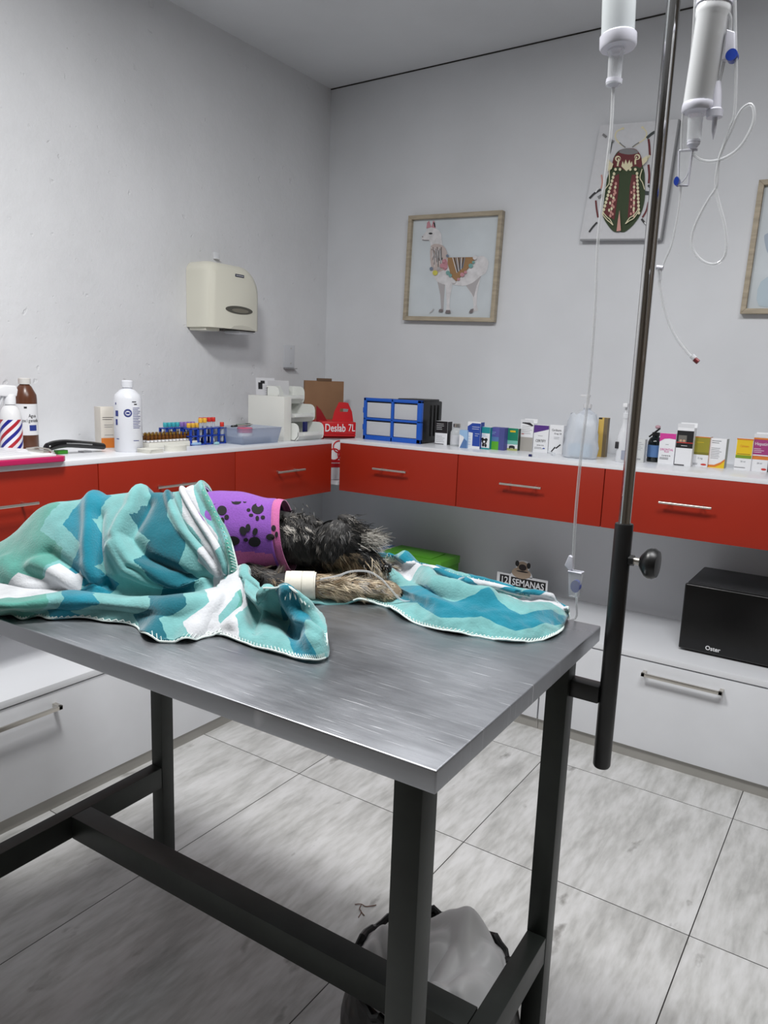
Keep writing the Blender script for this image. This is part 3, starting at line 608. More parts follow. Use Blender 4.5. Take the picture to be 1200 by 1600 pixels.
b = MB(); b.lathe([(.011, .158), (.011, .176), (.005, .178), (.005, .20)], CLEARW, 16); b.box(-.008, -.02, .198, .008, .008, .212, WHT, .002); b.build('spray_head', t)
put(989, 1005, 722, 686, .03, 'small white carton just right of the chrome pole', [('base', cc('grey_white_card', (206, 208, 208))), ('lines', .15, .5, .9, .9, 5, GRYP), ('r', .25, .1, .7, .16, GRYP)])
x, wd, y, h = S(1006, 1028, 722, 673)
t = thing('dropper_bottle', 'black bottle with a blue label left of the magenta-topped carton', 'bottle', (x+.002, y+.028, WT))
b = MB(); b.lathe([(.024, 0), (.026, .003), (.026, .072), (.021, .085), (.012, .092), (.012, .098)], mat('amber_black_glass', (14, 22, 24), .12), 28); b.build('body', t)
b = MB(); b.lathe([(.0264, .018), (.0264, .062)], SBL, 28, cap=False); b.build('label_band', t)
b = MB(); b.lathe([(.014, .096), (.014, .108)], M_BLACK, 16); b.box(-.03, -.004, 0, .02, .004, .006, M_BLACK, .001, M=Matrix.Translation((0, 0, .108)) @ Matrix.Rotation(-.75, 4, 'Y')); b.blob((.004, 0, .128), (.010, .007, .007), cc('dusty_pink', (190, 150, 160)), 12); b.build('dosing_cap', t)
put(1027, 1052, 725, 677, .04, 'white carton with magenta top right of the black bottle', [('base', WHT), ('p', [(0, .72), (.3, .82), (.6, .84), (1, .82), (1, 1), (0, 1)], MAG), ('t', 'DRONTAL', .5, .47, .011, MAG, .9), ('t', 'PLUS', .5, .40, .007, MAG, 1), ('t', 'S A B O R', .5, .27, .007, DKP, 1), ('lines', .1, .14, .95, .22, 2, DKP), ('lines', .4, .6, .7, .68, 1, GRYP)])
t = put(1053, 1079, 728, 668, .042, 'tall black and white carton with red stripe and open top', [('base', WHT), ('r', 0, .47, 1, .92, BLK), ('r', 0, .60, 1, .62, REDP), ('r', .1, .62, .6, .8, cc('print_photo_grey', (110, 106, 100))), ('p', disc(.25, .66, .08, .03), cc('tan_dot', (200, 160, 130))), ('p', disc(.45, .66, .08, .03), cc('tan_dot', (200, 160, 130))), ('lines', .3, .5, .9, .56, 1, WHT), ('r', 0, .01, .6, .035, DKP)], open_flap=WHT)
t = put(1080, 1105, 729, 682, .045, 'olive and white carton with orange top edge', [('base', WHT), ('r', 0, .4, 1, .97, OLI), ('r', 0, .4, 1, .48, cc('print_olive_dark', (122, 116, 36))), ('lines', .2, .78, .85, .84, 1, YLW), ('t', '5 mg', .5, .28, .008, GRYP, 1), ('p', disc(.75, .08, .18, .03), REDP), ('lines', .05, .05, .4, .12, 2, GRYP), ('r', 0, .97, 1, 1, ORG)], side=ORG)
put(1105, 1131, 731, 685, .045, 'white carton with orange and yellow lower curve right of the olive one', [('base', WHT), ('p', [(0, .02), (.5, .06), (.8, .14), (1, .28), (1, 0), (0, 0)], YLW), ('p', [(0, .02), (0, .09), (.4, .1), (.75, .2), (1, .32), (1, .26), (.78, .13), (.45, .03)], ORG), ('lines', .12, .82, .7, .95, 2, DKP), ('lines', .12, .3, .85, .7, 7, GRYP)], side=cc('side_grey', (168, 172, 160)))
put(1146, 1172, 735, 685, .045, 'yellow and green carton, second from the right frame edge', [('base', WHT), ('r', .02, .38, .98, .96, YLW), ('r', .02, .38, .98, .48, cc('print_leaf', (120, 150, 40))), ('t', 'Calvizin', .5, .76, .010, ORG, .9), ('lines', .1, .49, .9, .54, 1, DKP), ('t', '30 ml', .5, .28, .007, GRYP, 1), ('lines', .02, .06, .95, .12, 1, DKP), ('r', 0, .96, 1, 1, ORG)])
put(1172, 1198, 737, 684, .045, 'plum carton with open flap at the right frame edge', [('base', WHT), ('r', .02, .45, .99, .95, PLUM), ('r', .02, .36, .99, .46, ORG), ('t', 'Hepatin', .5, .82, .0155, WHT, .85), ('lines', .05, .55, .7, .7, 3, WHT), ('r', .02, .47, .99, .5, WHT), ('r', 0, .95, 1, 1, ORG), ('t', '30 ml', .5, .25, .007, GRYP, 1), ('p', disc(.8, .08, .16, .03), REDP)], open_flap=WHT)
p = at(1208, 740, y=-.18)
carton((p.x, -.18, WT), .05, .10, .04, 'dark carton just beyond the plum carton at the frame edge', [('base', BLK), ('r', .1, .3, .9, .7, PLUM)])
# ampoules, pen cap
for i, (px, py) in enumerate(((855, 708), (866, 712))):
    p = at(px, py, z=WT); b = MB(); b.tube([(0, 0, .006), (.02, 0, .006), (.026, 0, .006), (.04, 0, .006)], [.006, .006, .003, .003], CLEAR, 12)
    o = b.build('glass_ampoule', loc=(p.x, max(p.y, -.40), WT)); o.rotation_euler = (0, 0, .4+i*1.9)
    tag(o, ['clear glass ampoule lying before the purple-topped carton', 'clear glass ampoule lying before the carton with two dashes'][i], 'ampoule', 'ampoules on the worktop')
p = at(822, 714, z=WT)
b = MB(); b.tube([(0, 0, .0045), (.012, 0, .0045)], .0045, cc('navy_plastic', (30, 34, 90), .3), 12); b.tube([(.012, 0, .0045), (.032, 0, .0045)], [.0035, .001], CLEAR, 10)
tag(b.build('syringe_cap', loc=(p.x, max(p.y, -.41), WT)), 'small navy syringe cap lying near the worktop edge', 'syringe')

# ================================================================== ON THE LEFT WALL WORKTOP
def atB(px, py, x): return at(px, py, x=x)
def B_slot(l, r, bt, tp, x):
    y0 = atB(l, bt, x).y; y1 = atB(r, bt, x).y; z1 = atB((l+r)/2, tp, x).z; return (y0+y1)/2, y1-y0, z1-WT
# white antiseptic bottle with label
cy, wd, h = B_slot(181, 221, 706, 594, .31)
t = thing('squeeze_bottle', 'large translucent white bottle with blue round seal on its label', 'bottle', (.31, cy, WT))
r = wd/2*.88; MILK = mat('milk_white_plastic', (226, 228, 234), .3)
b = MB(); b.lathe([(r*.94, 0), (r, .004), (r, h*.74), (r*.9, h*.80), (r*.55, h*.86), (r*.36, h*.88), (r*.36, h*.93)], MILK, 36); b.build('body', t)
b = MB(); b.lathe([(r*.42, h*.90), (r*.42, h*.985), (r*.3, h)], MILK, 24); b.build('cap', t)
def wrap(rr, a0, a1, z0, z1, m_, b, n=8):
    for i in range(n):
        a_, c_ = a0+(a1-a0)*i/n, a0+(a1-a0)*(i+1)/n
        b.face([(rr*math.cos(a_), rr*math.sin(a_), z0), (rr*math.cos(c_), rr*math.sin(c_), z0), (rr*math.cos(c_), rr*math.sin(c_), z1), (rr*math.cos(a_), rr*math.sin(a_), z1)], m_)
VA = math.atan2(CP[1]-cy, CP[0]-.31); DBP = cc('ink_blue', (50, 60, 130))
b = MB()
for q in range(13): wrap(r+.0006, VA+.35, VA+.35+.55+.12*math.sin(q*2.1), h*(.34+q*.023), h*(.34+q*.023)+.0016, DBP, b, 4)
for q in range(24):
    a_ = 2*PI*q/24
    for rr_ in (.013, .0098):
        u = rr_*math.cos(a_); v = rr_*math.sin(a_); u2 = rr_*math.cos(a_+2*PI/24); v2 = rr_*math.sin(a_+2*PI/24); k_ = .8
        P = [(u, v), (u2, v2), (u2*k_, v2*k_), (u*k_, v*k_)]
        b.face([((r+.0006)*math.cos(VA+p_[0]/r), (r+.0006)*math.sin(VA+p_[0]/r), h*.55+p_[1]) for p_ in P], DBP)
wrap(r+.0006, VA-.12, VA+.12, h*.55-.003, h*.55+.003, DBP, b); wrap(r+.0006, VA+.3, VA+.62, h*.70, h*.712, DKP, b); wrap(r+.0006, VA+.45, VA+.68, h*.665, h*.68, DKP, b); wrap(r+.0006, VA+.35, VA+.8, h*.16, h*.168, DBP, b)
wrap(r+.0006, VA-1.0, VA-.72, h*.5, h*.58, DBP, b); wrap(r+.0006, VA-1.0, VA-.8, h*.38, h*.46, DBP, b); wrap(r+.0006, VA-1.0, VA-.9, h*.66, h*.69, DBP, b); wrap(r+.0006, VA-.95, VA-.7, h*.18, h*.19, DBP, b)
b.build('printed_label', t, rec=False)
# orange and white carton
cy, wd, h = B_slot(145, 180, 700, 636, .2)
carton((.21, cy+.016, WT), wd*.66, h, .055, 'cream carton with orange foot left of the white bottle', [('base', cc('cream_card', (222, 216, 206))), ('r', 0, .02, 1, .26, ORG), ('lines', .2, .3, .8, .36, 1, GRYP), ('lines', .1, .68, .95, .78, 2, DKP), ('lines', .2, .5, .8, .6, 2, GRYP)], rz=PI/2-.25)
# clipper
MBK = mat('glossy_black_plastic', (12, 12, 13), .18)
p0 = atB(70, 699, .27); p1 = atB(160, 697, .27)
t = thing('hair_clipper', 'glossy black cordless hair clipper lying on the worktop', 'clipper', (.27, p0.y, WT), 0); L_ = p1.y-p0.y
b = MB(); pts = [(0, .004, .022), (0, .03, .030), (0, .07, .033), (0, .12, .028), (0, .17, .022), (0, L_, .017)]
bmg = bmesh.new(); rings = []
for k_, p in enumerate(smooth_path(pts, 5)):
    f = k_/25; rx = .022*(.75+.6*f-.5*f*f); rz_ = .0145*(1-.25*f)*(.6 if k_ == 0 else 1)
    rings.append([bmg.verts.new((rx*math.cos(2*PI*q/20), p.y, p.z+rz_*math.sin(2*PI*q/20))) for q in range(20)])
for r0, r1 in zip(rings, rings[1:]):
    for q in range(20): bmg.faces.new((r0[q], r0[(q+1) % 20], r1[(q+1) % 20], r1[q]))
bmg.faces.new(rings[0]); bmg.faces.new(rings[-1][::-1]); b.merge(bmg, MBK); b.build('body', t)
b = MB(); b.box(-.018, -.014, .006, .018, .010, .012, M_SATIN, .001)
for q in range(11): b.box(-.017+q*.0033, -.022, .006, -.0155+q*.0033, -.014, .009, M_SATIN)
b.build('blade', t)
b = MB(); b.tube([(.021, .06, .036), (.0235, .1, .033), (.0215, .15, .027)], .0018, mat('silver_trim', (190, 190, 190), .2, 1), 6); b.build('trim_line', t)
b = MB(); b.box(-.012, 0, 0, .012, .035, .012, mat('green_plastic', (66, 170, 40), .4), .002)
p = at(95, 709, z=WT); tag(b.build('clipper_comb', loc=(min(p.x, .40), p.y-.017, WT)), 'small bright green comb clip beside the black clipper', 'comb')
b = MB(); b.box(-.016, 0, 0, .016, .03, .004, CLEARW, .001)
p = at(135, 706, z=WT); tag(b.build('clipper_comb', loc=(min(p.x, .40), p.y-.02, WT)), 'small clear comb plate lying in front of the black clipper', 'comb')
# clipboard
p = at(104, 713, z=WT+.012)
t = thing('clipboard', 'magenta clipboard with white papers at the left worktop edge', 'clipboard', (0, 0, WT+.0))
MGT = mat('magenta_plastic', (188, 32, 92), .35)
y1_ = -1.757; b = MB(); b.prism([(.20, y1_-.26), (.455, y1_-.26), (.455, y1_-.012), (.445, y1_), (.30, y1_-.005), (.20, y1_-.03)], 'z', .002, .018, MGT, .003); b.build('board', t)
b = MB(); b.prism([(.205, y1_-.25), (.448, y1_-.25), (.448, y1_-.03), (.30, y1_-.012), (.205, y1_-.04)], 'z', .0185, .0245, mat('paper', (226, 226, 230), .6), .0006)
for q in range(9): b.box(.23+q*.022, y1_-.2, .0246, .232+q*.022, y1_-.06-.01*(q % 3), .0248, GRYP)
b.build('paper_sheets', t)
b = MB(); b.tube([(.30, y1_-.03, .028), (.34, y1_-.02, .034), (.40, y1_-.022, .034), (.44, y1_-.03, .027)], .0025, M_SATIN, 8); b.box(.33, y1_-.045, .0245, .41, y1_-.02, .030, M_SATIN, .001); b.build('clip', t)
# barber-striped spray bottle
cy = atB(19, 690, .20).y
t = thing('spray_bottle', 'white spray bottle with red and blue diagonal barber stripes', 'bottle', (.20, cy-.001, WT))
r = .031
b = MB(); b.lathe([(r*.95, 0), (r, .003), (r, .11), (r*.93, .128), (r*.7, .143), (r*.42, .151), (r*.42, .158)], cc('gloss_white', (228, 228, 230), .22), 36); b.build('body', t)
ms = mat('barber_stripes', (230, 230, 235), .3); N, L, bb = nodes(ms)
tc = nd(ms, 'ShaderNodeTexCoord'); sp = nd(ms, 'ShaderNodeSeparateXYZ'); L.new(tc.outputs['Object'], sp.inputs[0])
def MN(mt, op, a, bb_=None):
    n = nd(mt, 'ShaderNodeMath', operation=op)
    for i, v in enumerate((a, bb_)):
        if v is None: continue
        if isinstance(v, (int, float)): n.inputs[i].default_value = v
        else: mt.node_tree.links.new(v, n.inputs[i])
    return n.outputs[0]
ang = MN(ms, 'MULTIPLY', MN(ms, 'ARCTAN2', sp.outputs[1], sp.outputs[0]), r*.95)
ph = MN(ms, 'FRACT', MN(ms, 'ADD', MN(ms, 'DIVIDE', MN(ms, 'SUBTRACT', sp.outputs[2], ang), .052), .45))
cr = nd(ms, 'ShaderNodeValToRGB'); cr.color_ramp.interpolation = 'CONSTANT'; e = cr.color_ramp.elements
e[0].color = (*s2l((232, 232, 238)), 1); e[1].position = .2; e[1].color = (*s2l((176, 36, 48)), 1)
for pos, c_ in ((.45, (232, 232, 238)), (.7, (34, 40, 140)), (.95, (232, 232, 238))): x_ = e.new(pos); x_.color = (*s2l(c_), 1)
L.new(ph, cr.inputs[0]); L.new(cr.outputs[0], bb.inputs['Base Color'])
b = MB(); b.lathe([(r+.0006, .004), (r+.0006, .108)], ms, 36, cap=False); b.build('striped_label', t)
b = MB(); b.lathe([(.017, .153), (.017, .176), (.015, .182)], WHT, 20); b.prism([(-.055, .178), (-.05, .196), (-.02, .210), (.016, .208), (.022, .196), (.017, .176), (-.018, .176), (-.04, .178)], 'x', -.012, .012, WHT, .004)
b.prism([(-.024, .178), (-.018, .178), (-.03, .15), (-.042, .135), (-.045, .138), (-.034, .155)], 'x', -.006, .006, cc('trigger_grey', (200, 202, 206)), .002); b.build('trigger_head', t)
# brown peroxide bottle
cy = atB(39, 690, .11).y
t = thing('peroxide_bottle', 'brown plastic bottle with white label behind the striped spray bottle', 'bottle', (.12, cy+.002, WT)); r = .034; h = .235
BRW = mat('brown_plastic', (92, 54, 36), .3)
b = MB(); b.lathe([(r*.95, 0), (r, .004), (r, .165), (r*.97, .178), (r*.6, .203), (r*.42, .210), (r*.42, .214)], BRW, 32); b.build('body', t)
b = MB(); b.lathe([(.018, .211), (.018, .228), (.016, .23)], cc('ribbed_cap', (214, 212, 208)), 24); b.build('cap', t)
VA = math.atan2(CP[1]-cy, CP[0]-.12)
b = MB(); wrap(r+.0005, VA-1.5, VA+1.6, .052, .150, WHT, b, 20); wrap(r+.0008, VA+.25, VA+.95, .066, .084, cc('label_blue', (40, 60, 140)), b, 6)
for q, (s_, v) in enumerate((('Agua', .113), ('oxigenada', .098))):
    for ci, ch in enumerate(s_):
        aa = VA+.42+(ci-(len(s_)-1)/2)*.17+(.15 if q == 0 else 0)
        b.text(ch, Matrix.Translation(((r+.001)*math.cos(aa), (r+.001)*math.sin(aa), v)) @ Matrix.Rotation(aa+PI/2, 4, 'Z') @ RX, .015, DKP, .75)
wrap(r+.0008, VA-.15, VA+.1, .136, .142, DKP, b); b.build('label_band', t, rec=False)
# red-lidded jar and clear cap at the frame edge
cy = atB(-3, 600, .09).y
t = thing('lidded_jar', 'jar with a domed orange-red lid at the left frame edge', 'jar', (.06, cy-.018, WT))
b = MB(); b.lathe([(.03, 0), (.032, .003), (.032, .20), (.028, .21)], CLEARW, 28); b.build('body', t)
b = MB(); b.lathe([(.032, .209), (.033, .225), (.031, .236), (.024, .247), (.012, .252), (.001, .253)], mat('orange_red_plastic', (214, 60, 30), .35), 28); b.build('lid', t)
cy = atB(-1, 640, .30).y
t = thing('clear_bottle', 'clear bottle with silver collar cut by the left frame edge', 'bottle', (.14, cy-.042, WT))
b = MB(); b.lathe([(.028, 0), (.03, .003), (.03, .12), (.014, .15), (.012, .16)], CLEARW, 28); b.lathe([(.014, .158), (.014, .175), (.018, .177), (.018, .19)], M_SATIN, 20); b.build('body', t)
# amber vials in a foam tray
p = atB(222, 690, .24); q_ = atB(285, 690, .24)
t = thing('foam_tray', 'white foam slab holding rows of amber vials beside the white bottle', 'tray', (.24, p.y, WT)); LY = q_.y-p.y+.03
FOAM = mat('white_foam', (220, 219, 210), .8)
b = MB(); b.box(-.035, -.01, 0, .05, LY, .018, FOAM, .003); b.build('slab', t)
AMB = add_noise(mat('amber_glass', (96, 58, 20), .15), 120, .3)
v0 = None; ORD = ['first', 'second', 'third', 'fourth', 'fifth', 'sixth', 'seventh', 'eighth', 'ninth', 'tenth', 'eleventh', 'twelfth', 'thirteenth']
for i in range(4):
    for j in range(13):
        pos = (.24-.026+i*.018, p.y+.003+j*(LY-.014)/12, WT+.0185)
        if v0 is None:
            v0 = thing('amber_vial', 'x', 'vial', pos, 0, 'amber vials in the foam slab'); o = v0
            b = MB(); b.lathe([(.0055, 0), (.0062, .001), (.0062, .018), (.004, .022), (.004, .026)], AMB, 10); b.build('glass_body', v0)
            b = MB(); b.lathe([(.0046, .0255), (.0046, .0305)], mat('brass_crimp', (170, 130, 50), .35, .7), 10); b.build('crimp_cap', v0)
            b = MB(); b.lathe([(.0065, .001), (.0065, .008)], WHT, 10, cap=False); b.build('label_band', v0)
        else:
            o = v0.copy(); C.objects.link(o); o.location = pos
            for ch in [c for c in list(v0.children)]:
                c_ = ch.copy(); C.objects.link(c_); c_.parent = o
        o['label'] = 'tiny amber vial in the foam slab, '+('wall side row', 'second row from the wall', 'third row from the wall', 'front row')[i]+', '+ORD[j]+' from the left'
# gauze pads
for i, (px0, px1, hh, lb_) in enumerate(((222, 246, .012, 'stack of white gauze squares before the amber vials'), (258, 288, .016, 'round cream stack of gauze pads at the worktop edge'))):
    p = atB(px0, 702, .385); q_ = atB(px1, 700, .385); b = MB()
    if i: 
        for k_ in range(5): b.lathe([((q_.y-p.y)*.5, k_*.004), ((q_.y-p.y)*.505, k_*.004+.001), ((q_.y-p.y)*.505, k_*.004+.003), ((q_.y-p.y)*.5, k_*.004+.0039)], FOAM, 32, sx=.7)
    else:
        for k_ in range(4): b.box(-.03, -.03, k_*.0035, .03, .03, k_*.0035+.0032, FOAM, .001, M=Matrix.Rotation(.05*k_, 4, 'Z'))
    tag(b.build('gauze_pads', loc=(.388, (p.y+q_.y)/2, WT)), lb_, 'gauze')
# test tube racks
RKB = mat('cobalt_blue_plastic', (20, 60, 165), .35)
def rack(pos, ly, caps, label, rz=0, h=.062):
    t = thing('test_tube_rack', label, 'rack', pos, rz); b = MB(); dx = .042
    for z in (0, h*.5, h-.004): b.box(0, 0, z, dx, ly, z+.004, RKB, .0008)
    n = max(2, round(ly/.035))
    for i in range(n+1):
        y = (ly-.009)*i/n
        for x_ in (0, dx-.006): b.box(x_, y, 0, x_+.006, y+.009, h, RKB, .0008)
    b.build('frame', t); return t
TG = clear_mat('tube_glass', (220, 226, 232), .6, .08)
def tube_(pos, m_, gl, label, tilt=(0, 0)):
    o = thing('test_tube', label, 'test tube', pos, 0, gl); o.rotation_euler = (tilt[0], tilt[1], 0)
    b = MB(); b.lathe([(.002, 0), (.005, .003), (.0058, .008), (.0058, .062)], TG, 14); b.build('glass_body', o)
    b = MB(); b.lathe([(.0075, .058), (.0080, .060), (.0080, .073), (.0070, .0745)], m_, 16); b.build('stopper', o)
    return o
TQ = mat('turquoise_stopper', (60, 170, 180), .4); LV = mat('lavender_stopper', (140, 110, 180), .4); YS = mat('yellow_stopper', (226, 176, 60), .4); RS = mat('red_stopper', (206, 46, 34), .4)
p = atB(254, 690, .21); q_ = atB(322, 690, .21); ra = (.19, p.y, WT); la = q_.y-p.y
rack(ra, la, None, 'blue tube rack with turquoise and lavender stoppers, behind the vials')
for i in range(4): tube_((ra[0]+.012, ra[1]+.02+i*.019, WT+.006), TQ, 'turquoise stoppered tubes', 'turquoise stoppered tube in the rear blue rack, '+ORD[i]+' turquoise one from the left')
for i in range(4): tube_((ra[0]+.012, ra[1]+.098+i*.018, WT+.006), LV, 'lavender stoppered tubes', 'lavender stoppered tube in the rear blue rack, '+ORD[i]+' lavender one from the left')
p = atB(294, 692, .28); q_ = atB(351, 690, .28); rb_ = (.25, p.y, WT); lb2 = q_.y-p.y
rack(rb_, lb2, None, 'blue tube rack with yellow and red stoppers, nearest the grey tray')
for i in range(3): tube_((rb_[0]+.014, rb_[1]+.018+i*.020, WT+.006), YS, 'yellow stoppered tubes', 'low yellow stoppered tube in the front rack, '+ORD[i]+' low yellow one from the left')
for i in range(2): tube_((rb_[0]+.030, rb_[1]+.060+i*.021, WT+.024), YS, 'raised yellow stoppered tubes', 'raised yellow stoppered tube in the front rack, '+('left', 'right')[i]+' one of the two high ones')
for i in range(4): tube_((rb_[0]+.012, rb_[1]+.078+i*.021, WT+.025), RS, 'red stoppered tubes', 'raised red stoppered tube in the front rack, '+ORD[i]+' high red one from the left')
tube_((rb_[0]+.034, rb_[1]+lb2-.018, WT+.007), RS, None, 'low red stoppered tube at the right end of the front rack')
# small things in front of the racks
for px, py, ln, m_, nm, lb_, ct in ((305, 696, .05, LBL, 'capped_syringe', 'thin capped syringe lying before the front tube rack', 'syringe'), (338, 695, .022, cc('pale_teal', (150, 196, 206)), 'needle_hub', 'pale blue needle hub lying left of the paper packets', 'needle hub')):
    p = at(px, py, z=WT); b = MB(); b.tube([(0, -ln/2, .006), (0, 0, .006), (0, ln/2, .006)], [.003, .006, .005], m_, 12); tag(b.build(nm, loc=(min(.41, p.x), p.y, WT)), lb_, ct)
for k_, (px, rz_) in enumerate(((362, .2), (377, -.15))):
    p = at(px, 691, z=WT); b = MB(); b.prism([(-.03, -.045), (.028, -.05), (.03, .04), (-.026, .05)], 'z', 0, .005+.004*k_, mat('wrapped_paper_packet', (206, 222, 222), .45), .002); b.box(-.031, .036, .001, .031, .052, .0085+.002*k_, TEL, .001)
    o = b.build('sterile_packet', loc=(min(.385, p.x), p.y, WT+(.0095*k_))); o.rotation_euler = (0, 0, rz_); tag(o, ['flat sterile paper packet lying in front of the grey tray', 'upper sterile paper packet with a teal end before the grey tray'][k_], 'packet', 'paper packets')
# grey see-through tray with things in it
p = atB(352, 691, .30); q_ = atB(414, 690, .30); ly = q_.y-p.y
t = thing('instrument_tray', 'translucent grey-blue plastic tray left of the stacking bins', 'tray', (.22, p.y, WT))
TRY = clear_mat('smoky_blue_plastic', (150, 164, 190), .55, .25)
def shell(b, x0, y0, x1, y1, z0, z1, fl, th, m_):
    bo = [(x0, y0), (x1, y0), (x1, y1), (x0, y1)]; cx, cy = (x0+x1)/2, (y0+y1)/2
    def ring(k, z): return [b.bm.verts.new((cx+(p[0]-cx)*k, cy+(p[1]-cy)*k, z)) for p in bo]
    r = [ring(1-fl, z0), ring(1, z1), ring(1.04, z1), ring(1.04, z1-.004), ring(1.0, z1-.006), ring(1-fl+th*6, z0+.003)]
    fs = [b.bm.faces.new(r[0][::-1])]
    for a_, c_ in zip(r[:2], r[1:3]):
        for i in range(4): fs.append(b.bm.faces.new((a_[i], a_[(i+1) % 4], c_[(i+1) % 4], c_[i])))
    b._tag(fs, m_, False)
b = MB(); shell(b, 0, 0, .17, ly, 0, .062, .12, .003, TRY); b.build('shell', t, rec=True)
for nm, lb_, ct, fn in (('tape_roll', 'pink tape roll with white label inside the grey tray', 'tape', lambda b: (b.lathe([(.028, 0), (.03, .002), (.03, .018), (.028, .02)], cc('rose_tape', (200, 90, 120)), 28), b.lathe([(.0305, -.012), (.0305, 0.0)], WHT, 28))),
        ('scissors', 'black handled scissors poking out of the grey tray', 'scissors', lambda b: (b.tube(smooth_path([(0, -.02, 0), (.012, -.03, .002), (.02, -.015, .003), (.008, -.004, .001)], 5, True), .0035, M_BLACK, 8, closed=True), b.tube([(0, -.004, 0), (0, .09, .004)], .003, M_SATIN, 6))),
        ('marker_pen', 'dark capped marker pen lying across the grey tray', 'pen', lambda b: (b.tube([(0, 0, 0), (0, .05, 0)], .005, cc('grey_green', (120, 134, 124)), 12), b.tube([(0, .05, 0), (0, .075, 0)], .0058, M_BLACK, 12)))):
    b = MB(); fn(b); off = {'tape_roll': (.10, .085, .040), 'scissors': (.09, .045, .066), 'marker_pen': (.06, .08, .0665)}[nm]
    tag(b.build(nm, loc=(.22+off[0], p.y+off[1], WT+off[2])), lb_, ct)
b = MB(); b.box(.03, .02, .004, .145, ly-.03, .027, cc('folded_cloth_grey', (176, 184, 196), .7), .008); tag(b.build('folded_wipes', loc=(.22, p.y, WT)), 'pale folded wipes lining the bottom of the grey tray', 'wipes')
# white stacking bins with open fronts
BINW = mat('white_bin_plastic', (226, 228, 224), .35)
def bin_(x0, x1, y0, y1, z, h, label):
    t = thing('stacking_bin', label, 'storage bin', ((x0+x1)/2, (y0+y1)/2, z), 0, 'white stacking bins'); hx, hy = (x1-x0)/2, (y1-y0)/2
    b = MB(); th = .0025
    side = [(-hx, 0), (hx-.018, 0), (hx-.004, .008), (hx, .022), (hx, h*.66), (hx-.004, h*.84), (hx-.013, h*.95), (hx-.024, h), (-hx, h)]
    b.prism([(p_[0], p_[1]) for p_ in side], 'y', -hy, -hy+th, BINW); b.prism(side, 'y', hy-th, hy, BINW)
    b.box(-hx, -hy, 0, hx-.02, hy, th, BINW); b.box(-hx, -hy, 0, -hx+th, hy, h, BINW)
    b.prism([(hx-.020, 0), (hx-.002, .02), (hx-.002, h*.5), (hx-.005, h*.5), (hx-.005, .021), (hx-.022, .003)], 'y', -hy, hy, BINW)
    b.box(-hx, -hy-.004, h-.006, hx-.06, -hy, h-.001, BINW, .001)
    b.build('shell', t)
    b = MB(); b.box(hx-.001, -hy+.03, h*.28, hx+.005, hy-.03, h*.42, BINW, .0015); b.build('label_holder', t); return t
bz = WT; bl = [('bottom white stacking bin with a navy strip in it', .10, .395), ('middle white stacking bin of the three', .09, .345), ('top white stacking bin holding leaflets', .075, .285)]
BY0, BY1 = -.665, -.50
for lb_, x0, x1 in bl:
    bin_(at(417, 610, y=BY0).x, x1, BY0, BY1, bz+.0002, .0725, lb_); bz += .0735
b = MB(); b.box(-.006, -.008, 0, .006, .012, .045, cc('navy_plastic', (30, 34, 90), .3), .002); tag(b.build('navy_strip', loc=(.372, -.60, WT+.032)), 'navy blue strip standing in the bottom white bin', 'strip')
p = atB(386, 690, .06)
b = MB(); b.box(0, 0, 0, .20, .045, .180, mat('cream_white_panel', (222, 222, 216), .45), .002); tag(b.build('binder_box', loc=(at(388, 690, y=BY0-.05).x, BY0-.052, WT)), 'plain cream box standing against the left side of the white bins', 'box')
for k_, (dx, ry_, lb_) in enumerate(((0, -.28, 'leaflet with a dog picture standing in the top white bin'), (.03, -.5, 'blank white leaflet leaning behind the dog leaflet'))):
    b = MB(); b.box(-.0006, -.05+.03*k_, 0, .0006, .03+.04*k_, .105, mat('paper', (226, 226, 230), .6))
    if not k_: b.box(.0006, -.04, .055, .001, -.022, .085, DKP); b.box(.0006, -.03, .08, .001, -.012, .093, DKP); 
    for q in range(5): b.box(.0006, -.01, .03+q*.01, .001, .02, .031+q*.01, GRYP)
    o = b.build('leaflet', loc=(.14+dx, -.575, WT+.150)); o.rotation_euler = (0, -ry_, -.9); tag(o, lb_, 'leaflet', 'leaflets in the top bin')
# cardboard in the corner
CRD = add_noise(mat('brown_cardboard', (138, 104, 76), .8), 8, .05)
p = atB(466, 690, .16); q_ = atB(512, 690, .16)
t = thing('cardboard_box', 'flat brown cardboard box standing in the corner behind the red container', 'cardboard box', (.115, -.30, WT-.10), .95)
zt_ = .345
b = MB(); b.box(-.0, -.012, 0, .19, .012, zt_, CRD, .001); b.build('panel', t)
b = MB(); b.box(.06, -.013, zt_-.002, .13, .004, zt_+.012, mat('cardboard_shade', (104, 80, 60), .8), .001); b.build('tab', t)
# corner shelf and sharps container
b = MB(); b.box(.004, -.40, .826, .40, -.004, .842, M_WHITE, .001); tag(b.build('corner_shelf'), 'small white shelf in the open corner between the red cabinets', 'shelf')
RDP = mat('sharps_red_plastic', (200, 26, 34), .35)
t = thing('sharps_container', 'red sharps container with fold-up handles and white lettering in the corner', 'sharps container', (.31, -.31, .8425), PI/4+.12)
